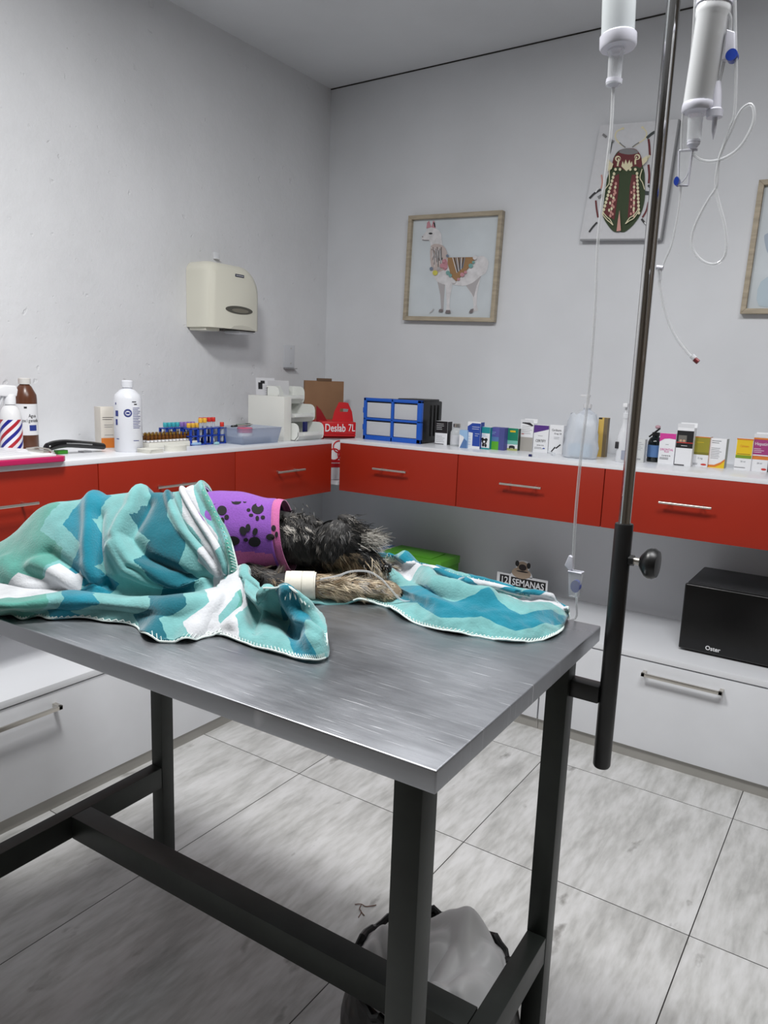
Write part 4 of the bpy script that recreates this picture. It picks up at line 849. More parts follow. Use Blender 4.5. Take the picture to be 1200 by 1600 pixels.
# local +x points to the right in view, -y to the viewer
b = MB(); b.prism([(-.075, -.075), (.075, -.075), (.075, .075), (-.075, .075)], 'z', 0.055, .20, RDP, .006); b.box(-.073, -.073, 0, .073, .073, .056, WHT, .004); b.build('body', t)
b = MB(); b.box(-.09, -.10, .198, .07, .10, .206, RDP, .002); b.box(-.086, -.1005, .2065, .07, .09, .262, RDP, .004)
b.build('lid', t)
def handle(y, xo, tilt, s_):
    b = MB(); out = [(-.066*s_, 0), (.070*s_, 0), (.062*s_, .045), (.038*s_, .085), (.016*s_, .088), (-.02*s_, .088), (-.05*s_, .045)]
    hole = [(-.012, .045), (.026, .045), (.030, .058), (-.008, .060)]
    bm2 = bmesh.new()
    Mt = Matrix.Translation((xo, y, .258)) @ Matrix.Rotation(tilt, 4, 'X')
    # ring of quads between outline and hole
    def cl(p): return min(range(4), key=lambda i: (hole[i][0]-p[0])**2+(hole[i][1]-p[1])**2)
    hv = [hole[0], hole[1], hole[1], hole[2], hole[2], hole[3], hole[3]]
    for yy in (0, .003):
        O = [bm2.verts.new((p_[0], yy, p_[1])) for p_ in out]; Hh = [bm2.verts.new((h_[0], yy, h_[1])) for h_ in hole]; idx = [0, 1, 1, 2, 3, 3, 0]
        idx = [0, 1, 1, 2, 2, 3, 3]
        for i in range(7):
            j = (i+1) % 7; a_, c_ = idx[i], idx[j]
            f = [O[i], O[j], Hh[c_]] + ([Hh[a_]] if a_ != c_ else [])
            try: bm2.faces.new(f)
            except ValueError: pass
    b.merge(bm2, RDP, False, Mt); return b.build('fold_handle', t)
handle(-.02, .028, -.12, .74)
b = MB(); b.prism([(-.096, .258), (-.096, .33), (-.075, .31), (-.045, .262)], 'y', -.03, -.027, mat('sharps_dark_red', (140, 22, 30), .4), .0005); b.build('wing', t)
b = MB(); b.text('Deslab', Matrix.Translation((-.025, -.1012, .234)) @ RX, .048, WHT, .72, .0006); b.text('7L', Matrix.Translation((.050, -.1012, .235)) @ RX, .046, WHT, .72)
b.box(-.07, -.0762, .075, .07, -.0755, .188, WHT)
for rr_, cx_, cz_ in ((.026, 0, .15), (.026, -.022, .115), (.026, .022, .115)):
    pts = [(cx_+rr_*math.cos(q), -.0768, cz_+rr_*math.sin(q)) for q in [i*2*PI/24 for i in range(24)]]; b.tube(pts, .0035, RDP, 4, closed=True)
b.box(-.07, -.0772, .078, .07, -.0763, .09, RDP); b.build('printed_label', t)
# flat acrylic stand right of the container
b = MB()
p = at(556, 692, z=WT+.0); b.box(-.0, 0, 0, .05, .05, .004, CLEARW, .001); b.box(0, 0, .004, .05, .003, .022, CLEARW, .001); tag(b.build('acrylic_card_holder', loc=(.437, -.28, WT)), 'small clear acrylic holder between the red container and the organiser', 'card holder')

# ================================================================== ON THE LOW WORKTOPS
# microwave
mz = LT; yf = -.352; x0 = at(1059, 1016, y=yf).x+.0; hM = .245; wM = .44
t = thing('microwave_oven', 'black microwave oven on the low white worktop at right', 'microwave', (x0, yf, mz))
MWB = mat('microwave_black', (8, 8, 9), .25); MWC = add_noise(mat('microwave_dark_case', (52, 52, 54), .4, .4), 10, .06)
b = MB(); b.box(.004, .02, .008, wM-.004, .30, hM, MWC, .006); b.build('case', t)
b = MB(); b.box(0, 0, .008, wM*.78, .022, hM-.003, MWB, .006, seg=3); d_ = b.build('door', t)
b = MB(); b.text('Oster', Matrix.Translation((.112, -.0006, .028)) @ RX, .021, WHT, .95, .0004); b.build('lettering', d_)
b = MB(); b.box(wM*.785, 0, .008, wM, .022, hM-.003, MWB, .006); b.build('control_panel', t)
for fx in (.03, wM-.03):
    for fy in (.04, .26): b = MB(); b.lathe([(.012, 0), (.012, .009)], M_BLACK, 14, c=(fx, fy)); b.build('foot', t)
# green box
g0 = at(600, 872, y=-.30); g1 = at(716, 872, y=-.30); gt = at(660, 863, y=-.30).z
t = thing('storage_box', 'lime green lidded box on the low worktop behind the table', 'box', (0, 0, 0))
GB = mat('lime_green_card', (76, 148, 36), .5); GBD = mat('lime_green_card_lid', (84, 158, 40), .5)
b = MB(); q_ = at(718, 868, y=-.10); gx1 = q_.x; gz1 = q_.z; gx0 = gx1-.31; b.box(gx0, -.268, LT, gx1-.002, -.10, gz1-.035, GB, .002); b.build('body', t)
b = MB(); b.box(gx0-.004, -.272, gz1-.034, gx1+.002, -.096, gz1, GBD, .003); b.box(gx0+.06, -.25, gz1, gx1-.06, -.12, gz1+.004, GBD, .002); b.build('lid', t)
carton((gx0-.095, -.31, LT), .16, gz1-LT+.0, .18, 'blue and white carton beside the lime green box, behind the head', [('base', SBL), ('r', 0, .7, 1, .95, WHT), ('r', 0, .2, 1, .4, REDP)], name='supply_carton', side=WHT)
# calendar stand card
c0 = at(777, 893, y=-.12); c1 = at(857, 897, y=-.12); cb = at(857, 936, y=-.12)
t = thing('display_card', 'white stand-up card with a pug on top and black 12 SEMANAS blocks', 'sign', (c0.x, -.12, LT)); wd = c1.x-c0.x; hz = c0.z-LT
b = MB(); b.prism([(0, 0), (wd, 0), (wd, hz), (0, hz)], 'y', 0, .002, WHT)
b.prism([(wd*.2, 0), (wd*.8, 0), (wd*.78, hz*.6), (wd*.22, hz*.6)], 'y', .03, .032, WHT); b.prism([(wd*.2, 0), (wd*.8, 0), (wd*.8, .002), (wd*.2, .002)], 'y', .002, .032, WHT)
b.prism([(p_.x, p_.y) for p_ in smooth_path([(wd*.27, hz, 0), (wd*.36, hz+.03, 0), (wd*.38, hz+.055, 0), (wd*.45, hz+.066, 0), (wd*.57, hz+.066, 0), (wd*.66, hz+.05, 0), (wd*.62, hz+.03, 0), (wd*.68, hz+.014, 0), (wd*.70, hz-.003, 0)], 4)], 'y', 0, .002, WHT); b.build('card', t)
b = MB(); z2 = hz-.008; z1 = hz-.055
TAN = cc('pug_tan', (176, 156, 136), .7)
b.box(wd*.06, -.0006, z1, wd*.245, -.0001, z2, BLK); b.box(wd*.285, -.0006, z1, wd*.965, -.0001, z2-.002, BLK)
b.text('12', Matrix.Translation((wd*.152, -.0009, (z1+z2)/2)) @ RX, .043, WHT, .85, .0006); b.text('SEMANAS', Matrix.Translation((wd*.625, -.0009, (z1+z2)/2-.001)) @ RX, .041, WHT, .82, .0006)
b.text('BRAVECTO', Matrix.Translation((wd*.33, -.0007, z1-.022)) @ RX, .017, REDP, .8, .0003); b.box(wd*.6, -.0005, z1-.028, wd*.65, -.0001, z1-.014, GRYP); b.box(wd*.71, -.0005, z1-.026, wd*.92, -.0001, z1-.020, BLK)
b.box(wd*.5, -.0005, z1-.044, wd*.88, -.0001, z1-.042, REDP)
for r_, cx_, cz_, m_ in (((.044, .024), .48, .012, TAN), ((.026, .022), .50, .042, TAN), ((.009, .013), .39, .052, BLK), ((.009, .013), .615, .050, BLK), ((.018, .014), .50, .038, cc('pug_mask', (48, 38, 36), .7)), ((.028, .003), .50, .020, BLK)):
    b.face([(wd*cx_+r_[0]*math.cos(q*2*PI/20), -.0004-.0002*(cx_*10 % 3)-(.0006 if m_ is not TAN else 0), hz+cz_+r_[1]*math.sin(q*2*PI/20)) for q in range(20)], m_)
b.build('printed_front', t, rec=False)
# ================================================================== THE PATIENT AND THE BLANKETS
DA = Vector((1.02, -2.22, .90)); DT = Vector((.8823529, .4705882, 0)); DN = Vector((-.4705882, .8823529, 0))
def loc2w(s, y, h): return DA+DT*s+DN*y+Vector((0, 0, h))
def w2loc(p): q = Vector(p)-DA; return q.dot(DT), q.dot(DN), q.z
def atl(px, py, off):                                               # meets the upright plane along the dog's axis, shifted by off
    d = Vector(FW*FPX+RT*(px-600)-UP*(py-800)); c = Vector(CP)
    return c+d*(((DA+DN*off)-c).dot(DN)/d.dot(DN))
def ctl(e):
    if len(e) == 3: return atl(*e)
    px, py, k, v = e; return at(px, py, **{k: v})
def cr1(P, n):                                                       # Catmull-Rom resample along axis 0
    P = np.asarray(P, float); N = len(P); t = np.linspace(0, N-1-1e-9, n); i = t.astype(int); f = (t-i)[:, None, None] if P.ndim == 3 else (t-i)[:, None]
    g = lambda k: P[np.clip(k, 0, N-1)]
    p0, p1, p2, p3 = g(i-1), g(i), g(i+1), g(i+2)
    return .5*(2*p1+(-p0+p2)*f+(2*p0-5*p1+4*p2-p3)*f*f+(-p0+3*p1-3*p2+p3)*f**3)
def surf(ctrl, nu, nv, disp=None):
    P = cr1(np.array([[list(p) for p in c] for c in ctrl]), nu); P = cr1(P.transpose(1, 0, 2), nv).transpose(1, 0, 2)
    if disp is not None:
        gu = np.gradient(P, axis=0); gv = np.gradient(P, axis=1); Nn = np.cross(gu, gv); Nn /= np.linalg.norm(Nn, axis=2, keepdims=True)+1e-9
        if (Nn*(CP-P)).sum() < 0: Nn = -Nn
        U, V = np.meshgrid(np.linspace(0, 1, nu), np.linspace(0, 1, nv), indexing='ij'); P = P+Nn*disp(U, V, P)[..., None]
    return P
def grid_into(verts, faces, uvs, P, u0=0, u1=1, v0=0, v1=1):
    nu, nv = P.shape[:2]; o = len(verts); verts += [tuple(p) for p in P.reshape(-1, 3)]
    U, V = np.meshgrid(np.linspace(u0, u1, nu), np.linspace(v0, v1, nv), indexing='ij'); uvs += list(zip(U.ravel(), V.ravel()))
    for i in range(nu-1):
        for j in range(nv-1): a_ = o+i*nv+j; faces.append((a_, a_+1, a_+nv+1, a_+nv))
def raw(name, verts, faces, mats, uvs=None, parent=None, mi=None, label=None, smooth=True):
    me = bpy.data.meshes.new(name); me.from_pydata([tuple(v) for v in verts], [], faces)
    for m_ in mats: me.materials.append(m_)
    if uvs is not None:
        uv = me.uv_layers.new(name='UVMap'); idx = np.empty(len(me.loops), int); me.loops.foreach_get('vertex_index', idx)
        uv.data.foreach_set('uv', np.asarray(uvs, float)[idx].ravel())
    if mi is not None: me.polygons.foreach_set('material_index', mi)
    me.polygons.foreach_set('use_smooth', [smooth]*len(me.polygons)); me.update()
    o = bpy.data.objects.new(name, me); C.objects.link(o)
    if parent: o.parent = parent
    if label: o['label'] = label
    return o
def ridge(x, w_): return np.exp(-(x/w_)**2)
def fold(U, V, pts, amp, wd):
    """a soft ridge running along a polyline in (u, v)"""
    best = np.full(U.shape, 9.)
    for (a0, b0), (a1, b1) in zip(pts, pts[1:]):
        dx, dy = a1-a0, b1-b0; t = np.clip(((U-a0)*dx+(V-b0)*dy)/(dx*dx+dy*dy), 0, 1); best = np.minimum(best, np.hypot((U-a0-t*dx), (V-b0-t*dy)*.7))
    return amp*np.exp(-(best/wd)**2)
def vnoise(P, sc, seed=0):
    f = P.reshape(-1, 3)*sc+seed; return np.array([noise.noise(Vector(p)) for p in f]).reshape(P.shape[:2])
def fleece(name, stops, zig, nzig, alt=None):
    mt = mat(name, (120, 190, 185), .95); N, L, b = nodes(mt)
    b.inputs['Sheen Weight'].default_value = .5; b.inputs['Sheen Roughness'].default_value = .5; b.inputs['Specular IOR Level'].default_value = .1
    tc = nd(mt, 'ShaderNodeTexCoord'); sp = nd(mt, 'ShaderNodeSeparateXYZ'); L.new(tc.outputs['UV'], sp.inputs[0])
    nz = nd(mt, 'ShaderNodeTexNoise'); nz.inputs['Scale'].default_value = 60; nz.inputs['Detail'].default_value = 3; L.new(tc.outputs['Object'], nz.inputs['Vector'])
    tri = MN(mt, 'PINGPONG', MN(mt, 'MULTIPLY', sp.outputs[1], nzig), .5)
    v = MN(mt, 'ADD', MN(mt, 'ADD', sp.outputs[0], MN(mt, 'MULTIPLY', tri, zig)), MN(mt, 'MULTIPLY', MN(mt, 'SUBTRACT', nz.outputs[0], .5), .02))
    cr = nd(mt, 'ShaderNodeValToRGB'); cr.color_ramp.interpolation = 'CONSTANT'; e = cr.color_ramp.elements
    e[0].position = stops[0][0]; e[0].color = (*s2l(stops[0][1]), 1); e[1].position = stops[1][0]; e[1].color = (*s2l(stops[1][1]), 1)
    for p_, c_ in stops[2:]: x_ = e.new(p_); x_.color = (*s2l(c_), 1)
    L.new(v, cr.inputs[0]); out = cr.outputs[0]
    if alt:                                                          # a white zigzag border zone
        (ulim, vlim, c_) = alt
        k = MN(mt, 'MULTIPLY', MN(mt, 'MULTIPLY', MN(mt, 'LESS_THAN', sp.outputs[0], ulim), MN(mt, 'LESS_THAN', sp.outputs[1], .66)), MN(mt, 'GREATER_THAN', MN(mt, 'ADD', sp.outputs[1], MN(mt, 'MULTIPLY', MN(mt, 'PINGPONG', MN(mt, 'MULTIPLY', sp.outputs[0], 11), .5), -.16)), vlim))
        mx = nd(mt, 'ShaderNodeMix', data_type='RGBA'); mx.inputs[7].default_value = (*s2l(c_), 1); L.new(k, mx.inputs[0]); L.new(out, mx.inputs[6]); out = mx.outputs[2]
    n2 = nd(mt, 'ShaderNodeTexNoise'); n2.inputs['Scale'].default_value = 28; n2.inputs['Detail'].default_value = 6; L.new(tc.outputs['Object'], n2.inputs['Vector'])
    mr = nd(mt, 'ShaderNodeMapRange'); mr.inputs[1].default_value = .3; mr.inputs[2].default_value = .7; mr.inputs[3].default_value = .86; mr.inputs[4].default_value = 1.1; L.new(n2.outputs[0], mr.inputs[0])
    ml = nd(mt, 'ShaderNodeMix', data_type='RGBA', blend_type='MULTIPLY'); ml.inputs[0].default_value = 1; L.new(out, ml.inputs[6]); L.new(mr.outputs[0], ml.inputs[7]); L.new(ml.outputs[2], b.inputs['Base Color'])
    n3 = nd(mt, 'ShaderNodeTexNoise'); n3.inputs['Scale'].default_value = 260; n3.inputs['Detail'].default_value = 4; L.new(tc.outputs['Object'], n3.inputs['Vector'])
    bp = nd(mt, 'ShaderNodeBump'); bp.inputs['Strength'].default_value = .5; bp.inputs['Distance'].default_value = .002; L.new(n3.outputs[0], bp.inputs['Height']); L.new(bp.outputs[0], b.inputs['Normal'])
    return mt
AQ, MI, TU, TE, WH = (106, 160, 160), (78, 142, 131), (18, 116, 136), (12, 92, 106), (188, 190, 194)
F1 = fleece('chevron_fleece', [(0, MI), (.29, AQ), (.35, TU), (.43, AQ), (.50, AQ), (.56, TE), (.68, AQ), (.76, WH), (.90, AQ), (.965, MI)], .11, 4.0, alt=(.34, .33, WH))
F2 = fleece('chevron_fleece_spread', [(0, AQ), (.26, TU), (.50, AQ), (.66, WH), (.82, TU), (.90, AQ)], .22, 5.0)
F3 = fleece('chevron_fleece_hem', [(0, MI), (.16, WH), (.32, AQ), (.44, AQ), (.56, TU), (.70, AQ), (.92, MI)], .10, 2.0)
STI = mat('cream_stitching', (214, 226, 222), .8)
def stitches(b, edge, inner, n, r=.0011):
    e = cr1(np.array([list(p) for p in edge]), 2*n+1); q = cr1(np.array([list(p) for p in inner]), 2*n+1); pts = []
    e = e+(CP-e)/np.linalg.norm(CP-e, axis=1, keepdims=True)*.0042; q = q+(CP-q)/np.linalg.norm(CP-q, axis=1, keepdims=True)*.0046
    for i in range(2*n+1): pts.append(Vector(e[i] if i % 2 == 0 else q[i]))
    b.tube(pts, r, STI, 5)
    b.tube([Vector(p) for p in e], r*1.35, STI, 5)
def solid(o, th, off=1):
    m_ = o.modifiers.new('thickness', 'SOLIDIFY'); m_.thickness = th; m_.offset = off
Z = .9035
# --- covering blanket: columns from rump to chest, rows from top to hem
cols = [
 [(-95, 900, 0), (-100, 905, -.05), (-100, 915, -.085), (-95, 925, -.10), (-90, 935, -.115), (-80, 930, 'z', .925), (-70, 940, 'z', .912), (-60, 950, 'z', Z)],
 [(0, 850, 0), (-5, 872, -.05), (-8, 897, -.085), (0, 925, -.10), (5, 938, -.118), (0, 944, 'z', .928), (5, 954, 'z', .915), (10, 963, 'z', Z)],
 [(70, 796, 0), (72, 832, -.055), (75, 872, -.09), (80, 908, -.11), (88, 932, -.118), (62, 940, 'z', .930), (58, 952, 'z', .916), (52, 963, 'z', Z)],
 [(143, 783, 0), (143, 822, -.055), (143, 862, -.092), (146, 900, -.115), (150, 926, -.120), (118, 936, 'z', .932), (112, 951, 'z', .918), (100, 964, 'z', Z)],
 [(210, 775, 0), (200, 815, -.055), (200, 855, -.092), (215, 893, -.112), (235, 925, -.120), (210, 942, 'z', .934), (205, 957, 'z', .920), (193, 972, 'z', Z)],
 [(258, 773, 0), (262, 815, -.055), (272, 855, -.092), (282, 893, -.110), (292, 922, -.118), (268, 944, 'z', .938), (252, 970, 'z', .918), (238, 998, 'z', Z)],
 [(284, 770, 0), (300, 812, -.055), (315, 852, -.09), (327, 886, -.105), (335, 910, -.112), (325, 940, 'z', .938), (308, 968, 'z', .922), (292, 1000, 'z', Z)],
 [(300, 764, 0), (322, 808, -.056), (340, 848, -.092), (350, 882, -.106), (352, 902, -.112), (358, 932, 'z', .940), (350, 960, 'z', .924), (342, 989, 'z', Z)],
 [(318, 766, 0), (345, 812, -.058), (362, 852, -.094), (371, 886, -.108), (368, 904, -.112), (378, 930, 'z', .942), (378, 955, 'z', .926), (378, 976, 'z', Z)]]
ctrl = []
for c in cols:
    W = [ctl(e) for e in c]; s_, y_, h_ = w2loc(W[0])
    ctrl.append([loc2w(s_, y_+.125, .006), loc2w(s_, y_+.085, h_*.62), loc2w(s_, y_+.04, h_*.92)]+W)
def disp_main(U, V, P):
    V2 = (V*10-3)/7                                                  # 0 at the top silhouette, 1 at the hem
    d = .0050*vnoise(P, 11, 3)+.0014*vnoise(P, 34, 9)
    d *= 1.2
    d += fold(U, V2, [(.375, -.4), (.375, .1), (.37, .35), (.38, .55)], .016, .020)-fold(U, V2, [(.40, .1), (.395, .35), (.40, .52)], .016, .02)
    d += fold(U, V2, [(.52, -.4), (.51, .08), (.47, .22), (.50, .38), (.60, .50), (.70, .56)], .018, .022)-fold(U, V2, [(.555, .05), (.51, .22), (.54, .34), (.64, .46)], .016, .024)
    d += fold(U, V2, [(.45, .28), (.47, .42), (.56, .52)], .015, .018)+fold(U, V2, [(.22, .3), (.30, .44), (.36, .56)], .013, .022)-fold(U, V2, [(.25, .25), (.33, .4), (.38, .5)], .010, .02)+fold(U, V2, [(.14, .2), (.18, .4), (.26, .56)], .009, .025)
    d += fold(U, V2, [(.64, .0), (.68, .2), (.76, .38), (.80, .5)], .009, .016)-fold(U, V2, [(.67, .0), (.71, .2), (.79, .38)], .007, .014)
    d += fold(U, V2, [(.74, -.1), (.80, .15), (.87, .35), (.90, .5)], .009, .014)-fold(U, V2, [(.77, -.1), (.83, .15), (.90, .35)], .007, .012)
    d += fold(U, V2, [(.955, -.6), (.955, .1), (.96, .5)], .010, .028)
    d += fold(U, V2, [(.15, .66), (.35, .68), (.6, .70), (.8, .72)], .006, .03)-fold(U, V2, [(.05, .60), (.3, .60), (.6, .585), (.85, .585)], .012, .022)
    d += .006*np.sin(U*46+V2*5)*np.clip((V2-.72)*4, 0, 1)*(P[..., 2] > .902)
    return d
P = surf(ctrl, 190, 150, disp_main); P[..., 2] = np.maximum(P[..., 2], .9015)
vs, fs, uv = [], [], []; grid_into(vs, fs, uv, P, 0, 1, -.43, 1)
MAINP = P
blk = raw('fleece_blanket', vs, fs, [F1], uv); solid(blk, .0035, 1)
tag(blk, 'aqua, teal and white chevron fleece blanket draped over the dog', 'blanket')
# rolled flap right of the covering blanket, same cloth
flap = [
 [(352, 900, 'z', .935), (335, 930, 'z', .938), (325, 955, 'z', .93), (300, 975, 'z', .915), (285, 992, 'z', Z)],
 [(368, 890, 'z', .955), (362, 925, 'z', .945), (352, 955, 'z', .925), (345, 975, 'z', .915), (340, 990, 'z', Z)],
 [(385, 893, 'z', .965), (385, 925, 'z', .94), (385, 955, 'z', .922), (380, 980, 'z', .917), (372, 1000, 'z', Z)],
 [(402, 932, 'z', .955), (405, 950, 'z', .935), (405, 970, 'z', .921), (410, 990, 'z', .917), (400, 1010, 'z', Z)],
 [(422, 922, 'z', .975), (425, 945, 'z', .945), (430, 968, 'z', .922), (438, 992, 'z', .918), (438, 1020, 'z', Z)],
 [(447, 917, 'z', .985), (452, 945, 'z', .955), (455, 972, 'z', .928), (462, 996, 'z', .922), (470, 1029, 'z', Z)],
 [(466, 928, 'z', .978), (474, 952, 'z', .958), (480, 975, 'z', .94), (486, 998, 'z', .93), (492, 1031, 'z', Z)],
 [(486, 948, 'z', .955), (494, 962, 'z', .945), (500, 978, 'z', .938), (504, 996, 'z', .930), (505, 1028, 'z', Z)],
 [(500, 960, 'z', .935), (506, 972, 'z', .934), (511, 984, 'z', .932), (513, 1000, 'z', .925), (510, 1022, 'z', Z)]]
fc = []
for c in flap:
    W = [ctl(e) for e in c]; b0 = W[0]+Vector((-.022, .03, 0)); b0.z = .907; fc.append([b0]+W)
P = surf(fc, 120, 70, lambda U, V, P: .004*vnoise(P, 26, 5)+.0015*vnoise(P, 70, 1)+fold(U, V, [(.3, .1), (.35, .5), (.3, .8)], -.012, .05)+fold(U, V, [(.22, .1), (.26, .5), (.2, .8)], .008, .04)-fold(U, V, [(.45, .25), (.52, .5), (.60, .72)], .018, .07)+fold(U, V, [(.62, .3), (.72, .55), (.86, .72)], .010, .045)-fold(U, V, [(.74, .42), (.84, .6), (.93, .75)], .016, .045))
P[..., 2] = np.maximum(P[..., 2], .9015); FLP = P
vs, fs, uv = [], [], []; grid_into(vs, fs, uv, P, .12, .86, 0, 1)
fl = raw('rolled_corner', vs, fs, [F3], uv, blk); solid(fl, .0035, 1)
b = MB(); nv = MAINP.shape[1]; r0 = int(nv*.3)
stitches(b, MAINP[-1, 20:108:2], MAINP[-9, 20:108:2], 40, .0014)
stitches(b, MAINP[2:50:2, r0-4], MAINP[2:50:2, r0+3], 20, .0015); stitches(b, MAINP[2:190:3, -1], MAINP[2:190:3, -5], 70)
stitches(b, FLP[:, -1], FLP[:, -5], 50); stitches(b, FLP[58:, 15], FLP[58:, 23], 18, .0014); stitches(b, FLP[-1, 14:], FLP[-5, 14:], 22)
st = b.build('hem_stitching', blk, label='cream zigzag stitching along the blanket hem', rec=False); st['kind'] = 'stuff'
# --- blanket spread under the head
YB2 = -1.815
sp_ = [
 [(455, 944, 'z', Z), (470, 930, 'z', .912), (500, 915, 'z', .918), (530, 900, 'z', .92), (545, 880, 'y', YB2), (560, 874, 'y', YB2+.01)],
 [(520, 942, 'z', Z), (535, 932, 'z', .906), (550, 918, 'z', .906), (565, 900, 'z', .912), (575, 880, 'y', YB2), (570, 868, 'y', YB2+.01)],
 [(560, 941, 'z', Z), (575, 934, 'z', .907), (590, 922, 'z', .908), (600, 900, 'z', .925), (600, 880, 'y', YB2), (592, 862, 'y', YB2+.01)],
 [(598, 944, 'z', Z), (612, 934, 'z', .908), (625, 924, 'z', .912), (632, 904, 'z', .935), (632, 888, 'y', YB2), (625, 872, 'y', YB2+.01)],
 [(635, 966, 'z', Z), (648, 952, 'z', .916), (655, 934, 'z', .928), (662, 908, 'z', .952), (668, 894, 'y', YB2), (668, 884, 'y', YB2+.01)],
 [(680, 982, 'z', Z), (690, 965, 'z', .92), (698, 942, 'z', .936), (705, 920, 'z', .95), (712, 906, 'y', YB2), (712, 899, 'y', YB2+.01)],
 [(740, 992, 'z', Z), (748, 974, 'z', .918), (755, 955, 'z', .932), (762, 932, 'z', .944), (768, 918, 'y', YB2), (770, 911, 'y', YB2+.01)],
 [(800, 1001, 'z', Z), (806, 984, 'z', .916), (812, 966, 'z', .928), (816, 945, 'z', .938), (820, 932, 'y', YB2), (818, 925, 'y', YB2+.01)],
 [(850, 998, 'z', Z), (853, 982, 'z', .914), (856, 968, 'z', .922), (860, 953, 'z', .928), (862, 943, 'y', YB2), (860, 935, 'y', YB2+.01)],
 [(878, 982, 'z', Z), (880, 974, 'z', .91), (882, 966, 'z', .914), (883, 957, 'z', .917), (882, 950, 'y', YB2), (880, 944, 'y', YB2+.01)],
 [(889, 965, 'z', Z), (890, 962, 'z', .906), (890, 959, 'z', .908), (889, 955, 'z', .909), (888, 951, 'y', YB2), (887, 948, 'y', YB2+.01)]]
sc_ = []
for c in sp_:
    W = [ctl(e) for e in c]; q = W[-1].copy(); q.y = min(q.y+.012, -1.80); q.z = max(.903, W[-1].z-.05); sc_.append(W+[q])
def d2(U, V, P):
    d = .003*vnoise(P, 24, 2)+.0015*vnoise(P, 70, 4)
    d += fold(U, V, [(.30, .95), (.34, .70), (.44, .52), (.60, .50)], .010, .035)-fold(U, V, [(.26, .70), (.36, .48), (.5, .42)], .009, .04)
    d += fold(U, V, [(.22, .42), (.32, .36), (.45, .33)], .008, .04)-fold(U, V, [(.42, .72), (.55, .66), (.70, .68)], .008, .035)+fold(U, V, [(.44, .82), (.60, .78), (.8, .80)], .006, .03)
    d += .003*np.sin(U*38)*np.clip(.25-V, 0, 1)*4
    return d*1.5
P = surf(sc_, 170, 80, d2); P[..., 2] = np.maximum(P[..., 2], .9015); SPP = P
vs, fs, uv = [], [], []; nu_, nv_ = P.shape[:2]
grid_into(vs, fs, uv, P); uv = [(v_, u_) for u_, v_ in uv]
bl2 = raw('fleece_blanket', vs, fs, [F2], uv); solid(bl2, .0035, 1)
tag(bl2, 'aqua and white chevron fleece blanket spread on the table under the dog\'s head', 'blanket')
b = MB(); stitches(b, SPP[30:, 0], SPP[30:, 4], 80); stitches(b, SPP[-1, :60], SPP[-5, :60], 12); stitches(b, SPP[40:150, -10], SPP[40:150, -14], 45)
st = b.build('hem_stitching', bl2, rec=False, label='pale zigzag stitching along the spread blanket'); st['kind'] = 'stuff'

# --- the dog
dog = thing('dog', 'black and grey schnauzer in a purple paw-print jumper asleep on the table', 'dog', (0, 0, 0))
SK = mat('dog_skin_dark', (26, 24, 24), .8); SKT = mat('dog_skin_tan', (120, 104, 84), .8)
BV, BF = [], []
def ell(c, r, M=None):
    R_ = Matrix(((DT.x, DN.x, 0), (DT.y, DN.y, 0), (0, 0, 1))); o_ = len(BV); nu_, nv_ = 20, 12; c = Vector(c)
    for i in range(nv_+1):
        th = PI*i/nv_
        for k in range(nu_): ph = 2*PI*k/nu_; BV.append(c+R_ @ Vector((r[0]*math.sin(th)*math.cos(ph), r[1]*math.sin(th)*math.sin(ph), r[2]*math.cos(th))))
    for i in range(nv_):
        for k in range(nu_): BF.append((o_+i*nu_+k, o_+(i+1)*nu_+k, o_+(i+1)*nu_+(k+1) % nu_, o_+i*nu_+(k+1) % nu_))
def chain(pts):                                                      # capsule chain with tapering radius
    for (p, r), (q, s_) in zip(pts, pts[1:]):
        n = max(2, int((Vector(q)-Vector(p)).length/.008))
        for i in range(n+1): t_ = i/n; ell(Vector(p).lerp(Vector(q), t_), [r+(s_-r)*t_]*3)
ell(loc2w(.10, .02, .078), (.10, .070, .070)); ell(loc2w(.22, .015, .078), (.13, .068, .070)); ell(loc2w(.36, .01, .085), (.10, .066, .072)); ell(loc2w(.42, .0, .09), (.08, .058, .066))
chain([(loc2w(.44, .005, .105), .056), (loc2w(.50, .01, .100), .050), (loc2w(.555, .012, .096), .046)])
skull = atl(527, 852, .012); ell(skull, (.050, .044, .046)); ell(atl(548, 850, .012), (.038, .038, .040))
muz = atl(574, 878, .0); chain([(atl(552, 866, .006), .032), (muz, .025), (atl(592, 888, -.002), .019)]); ell(atl(560, 886, 0), (.035, .026, .016))
chain([(loc2w(.40, -.02, .045), .034), (atl(398, 906, -.055), .030), (atl(432, 915, -.072), .025), (atl(470, 915, -.068), .024), (atl(520, 917, -.058), .023), (atl(575, 921, -.042), .020), (atl(602, 923, -.034), .021)])
for px, py, of in ((612, 918, -.020), (617, 924, -.030), (614, 931, -.042), (606, 933, -.05)): ell(atl(px, py, of), (.015, .010, .012))
chain([(loc2w(.44, .04, .04), .034), (loc2w(.56, .06, .025), .022), (loc2w(.68, .075, .024), .019), (loc2w(.71, .078, .022), .019)])
chain([(loc2w(.10, -.03, .05), .04), (loc2w(.19, -.06, .03), .026), (loc2w(.10, -.075, .022), .018), (loc2w(.18, -.09, .02), .016)])
chain([(loc2w(.02, .03, .09), .018), (loc2w(-.02, .04, .08), .012), (loc2w(-.04, .05, .06), .009)])
me = bpy.data.meshes.new('tmp'); me.from_pydata([tuple(v) for v in BV], [], BF); me.update(); o = bpy.data.objects.new('tmp', me); C.objects.link(o)
r_ = o.modifiers.new('r', 'REMESH'); r_.mode = 'VOXEL'; r_.voxel_size = .0045; sm = o.modifiers.new('s', 'SMOOTH'); sm.factor = .6; sm.iterations = 6
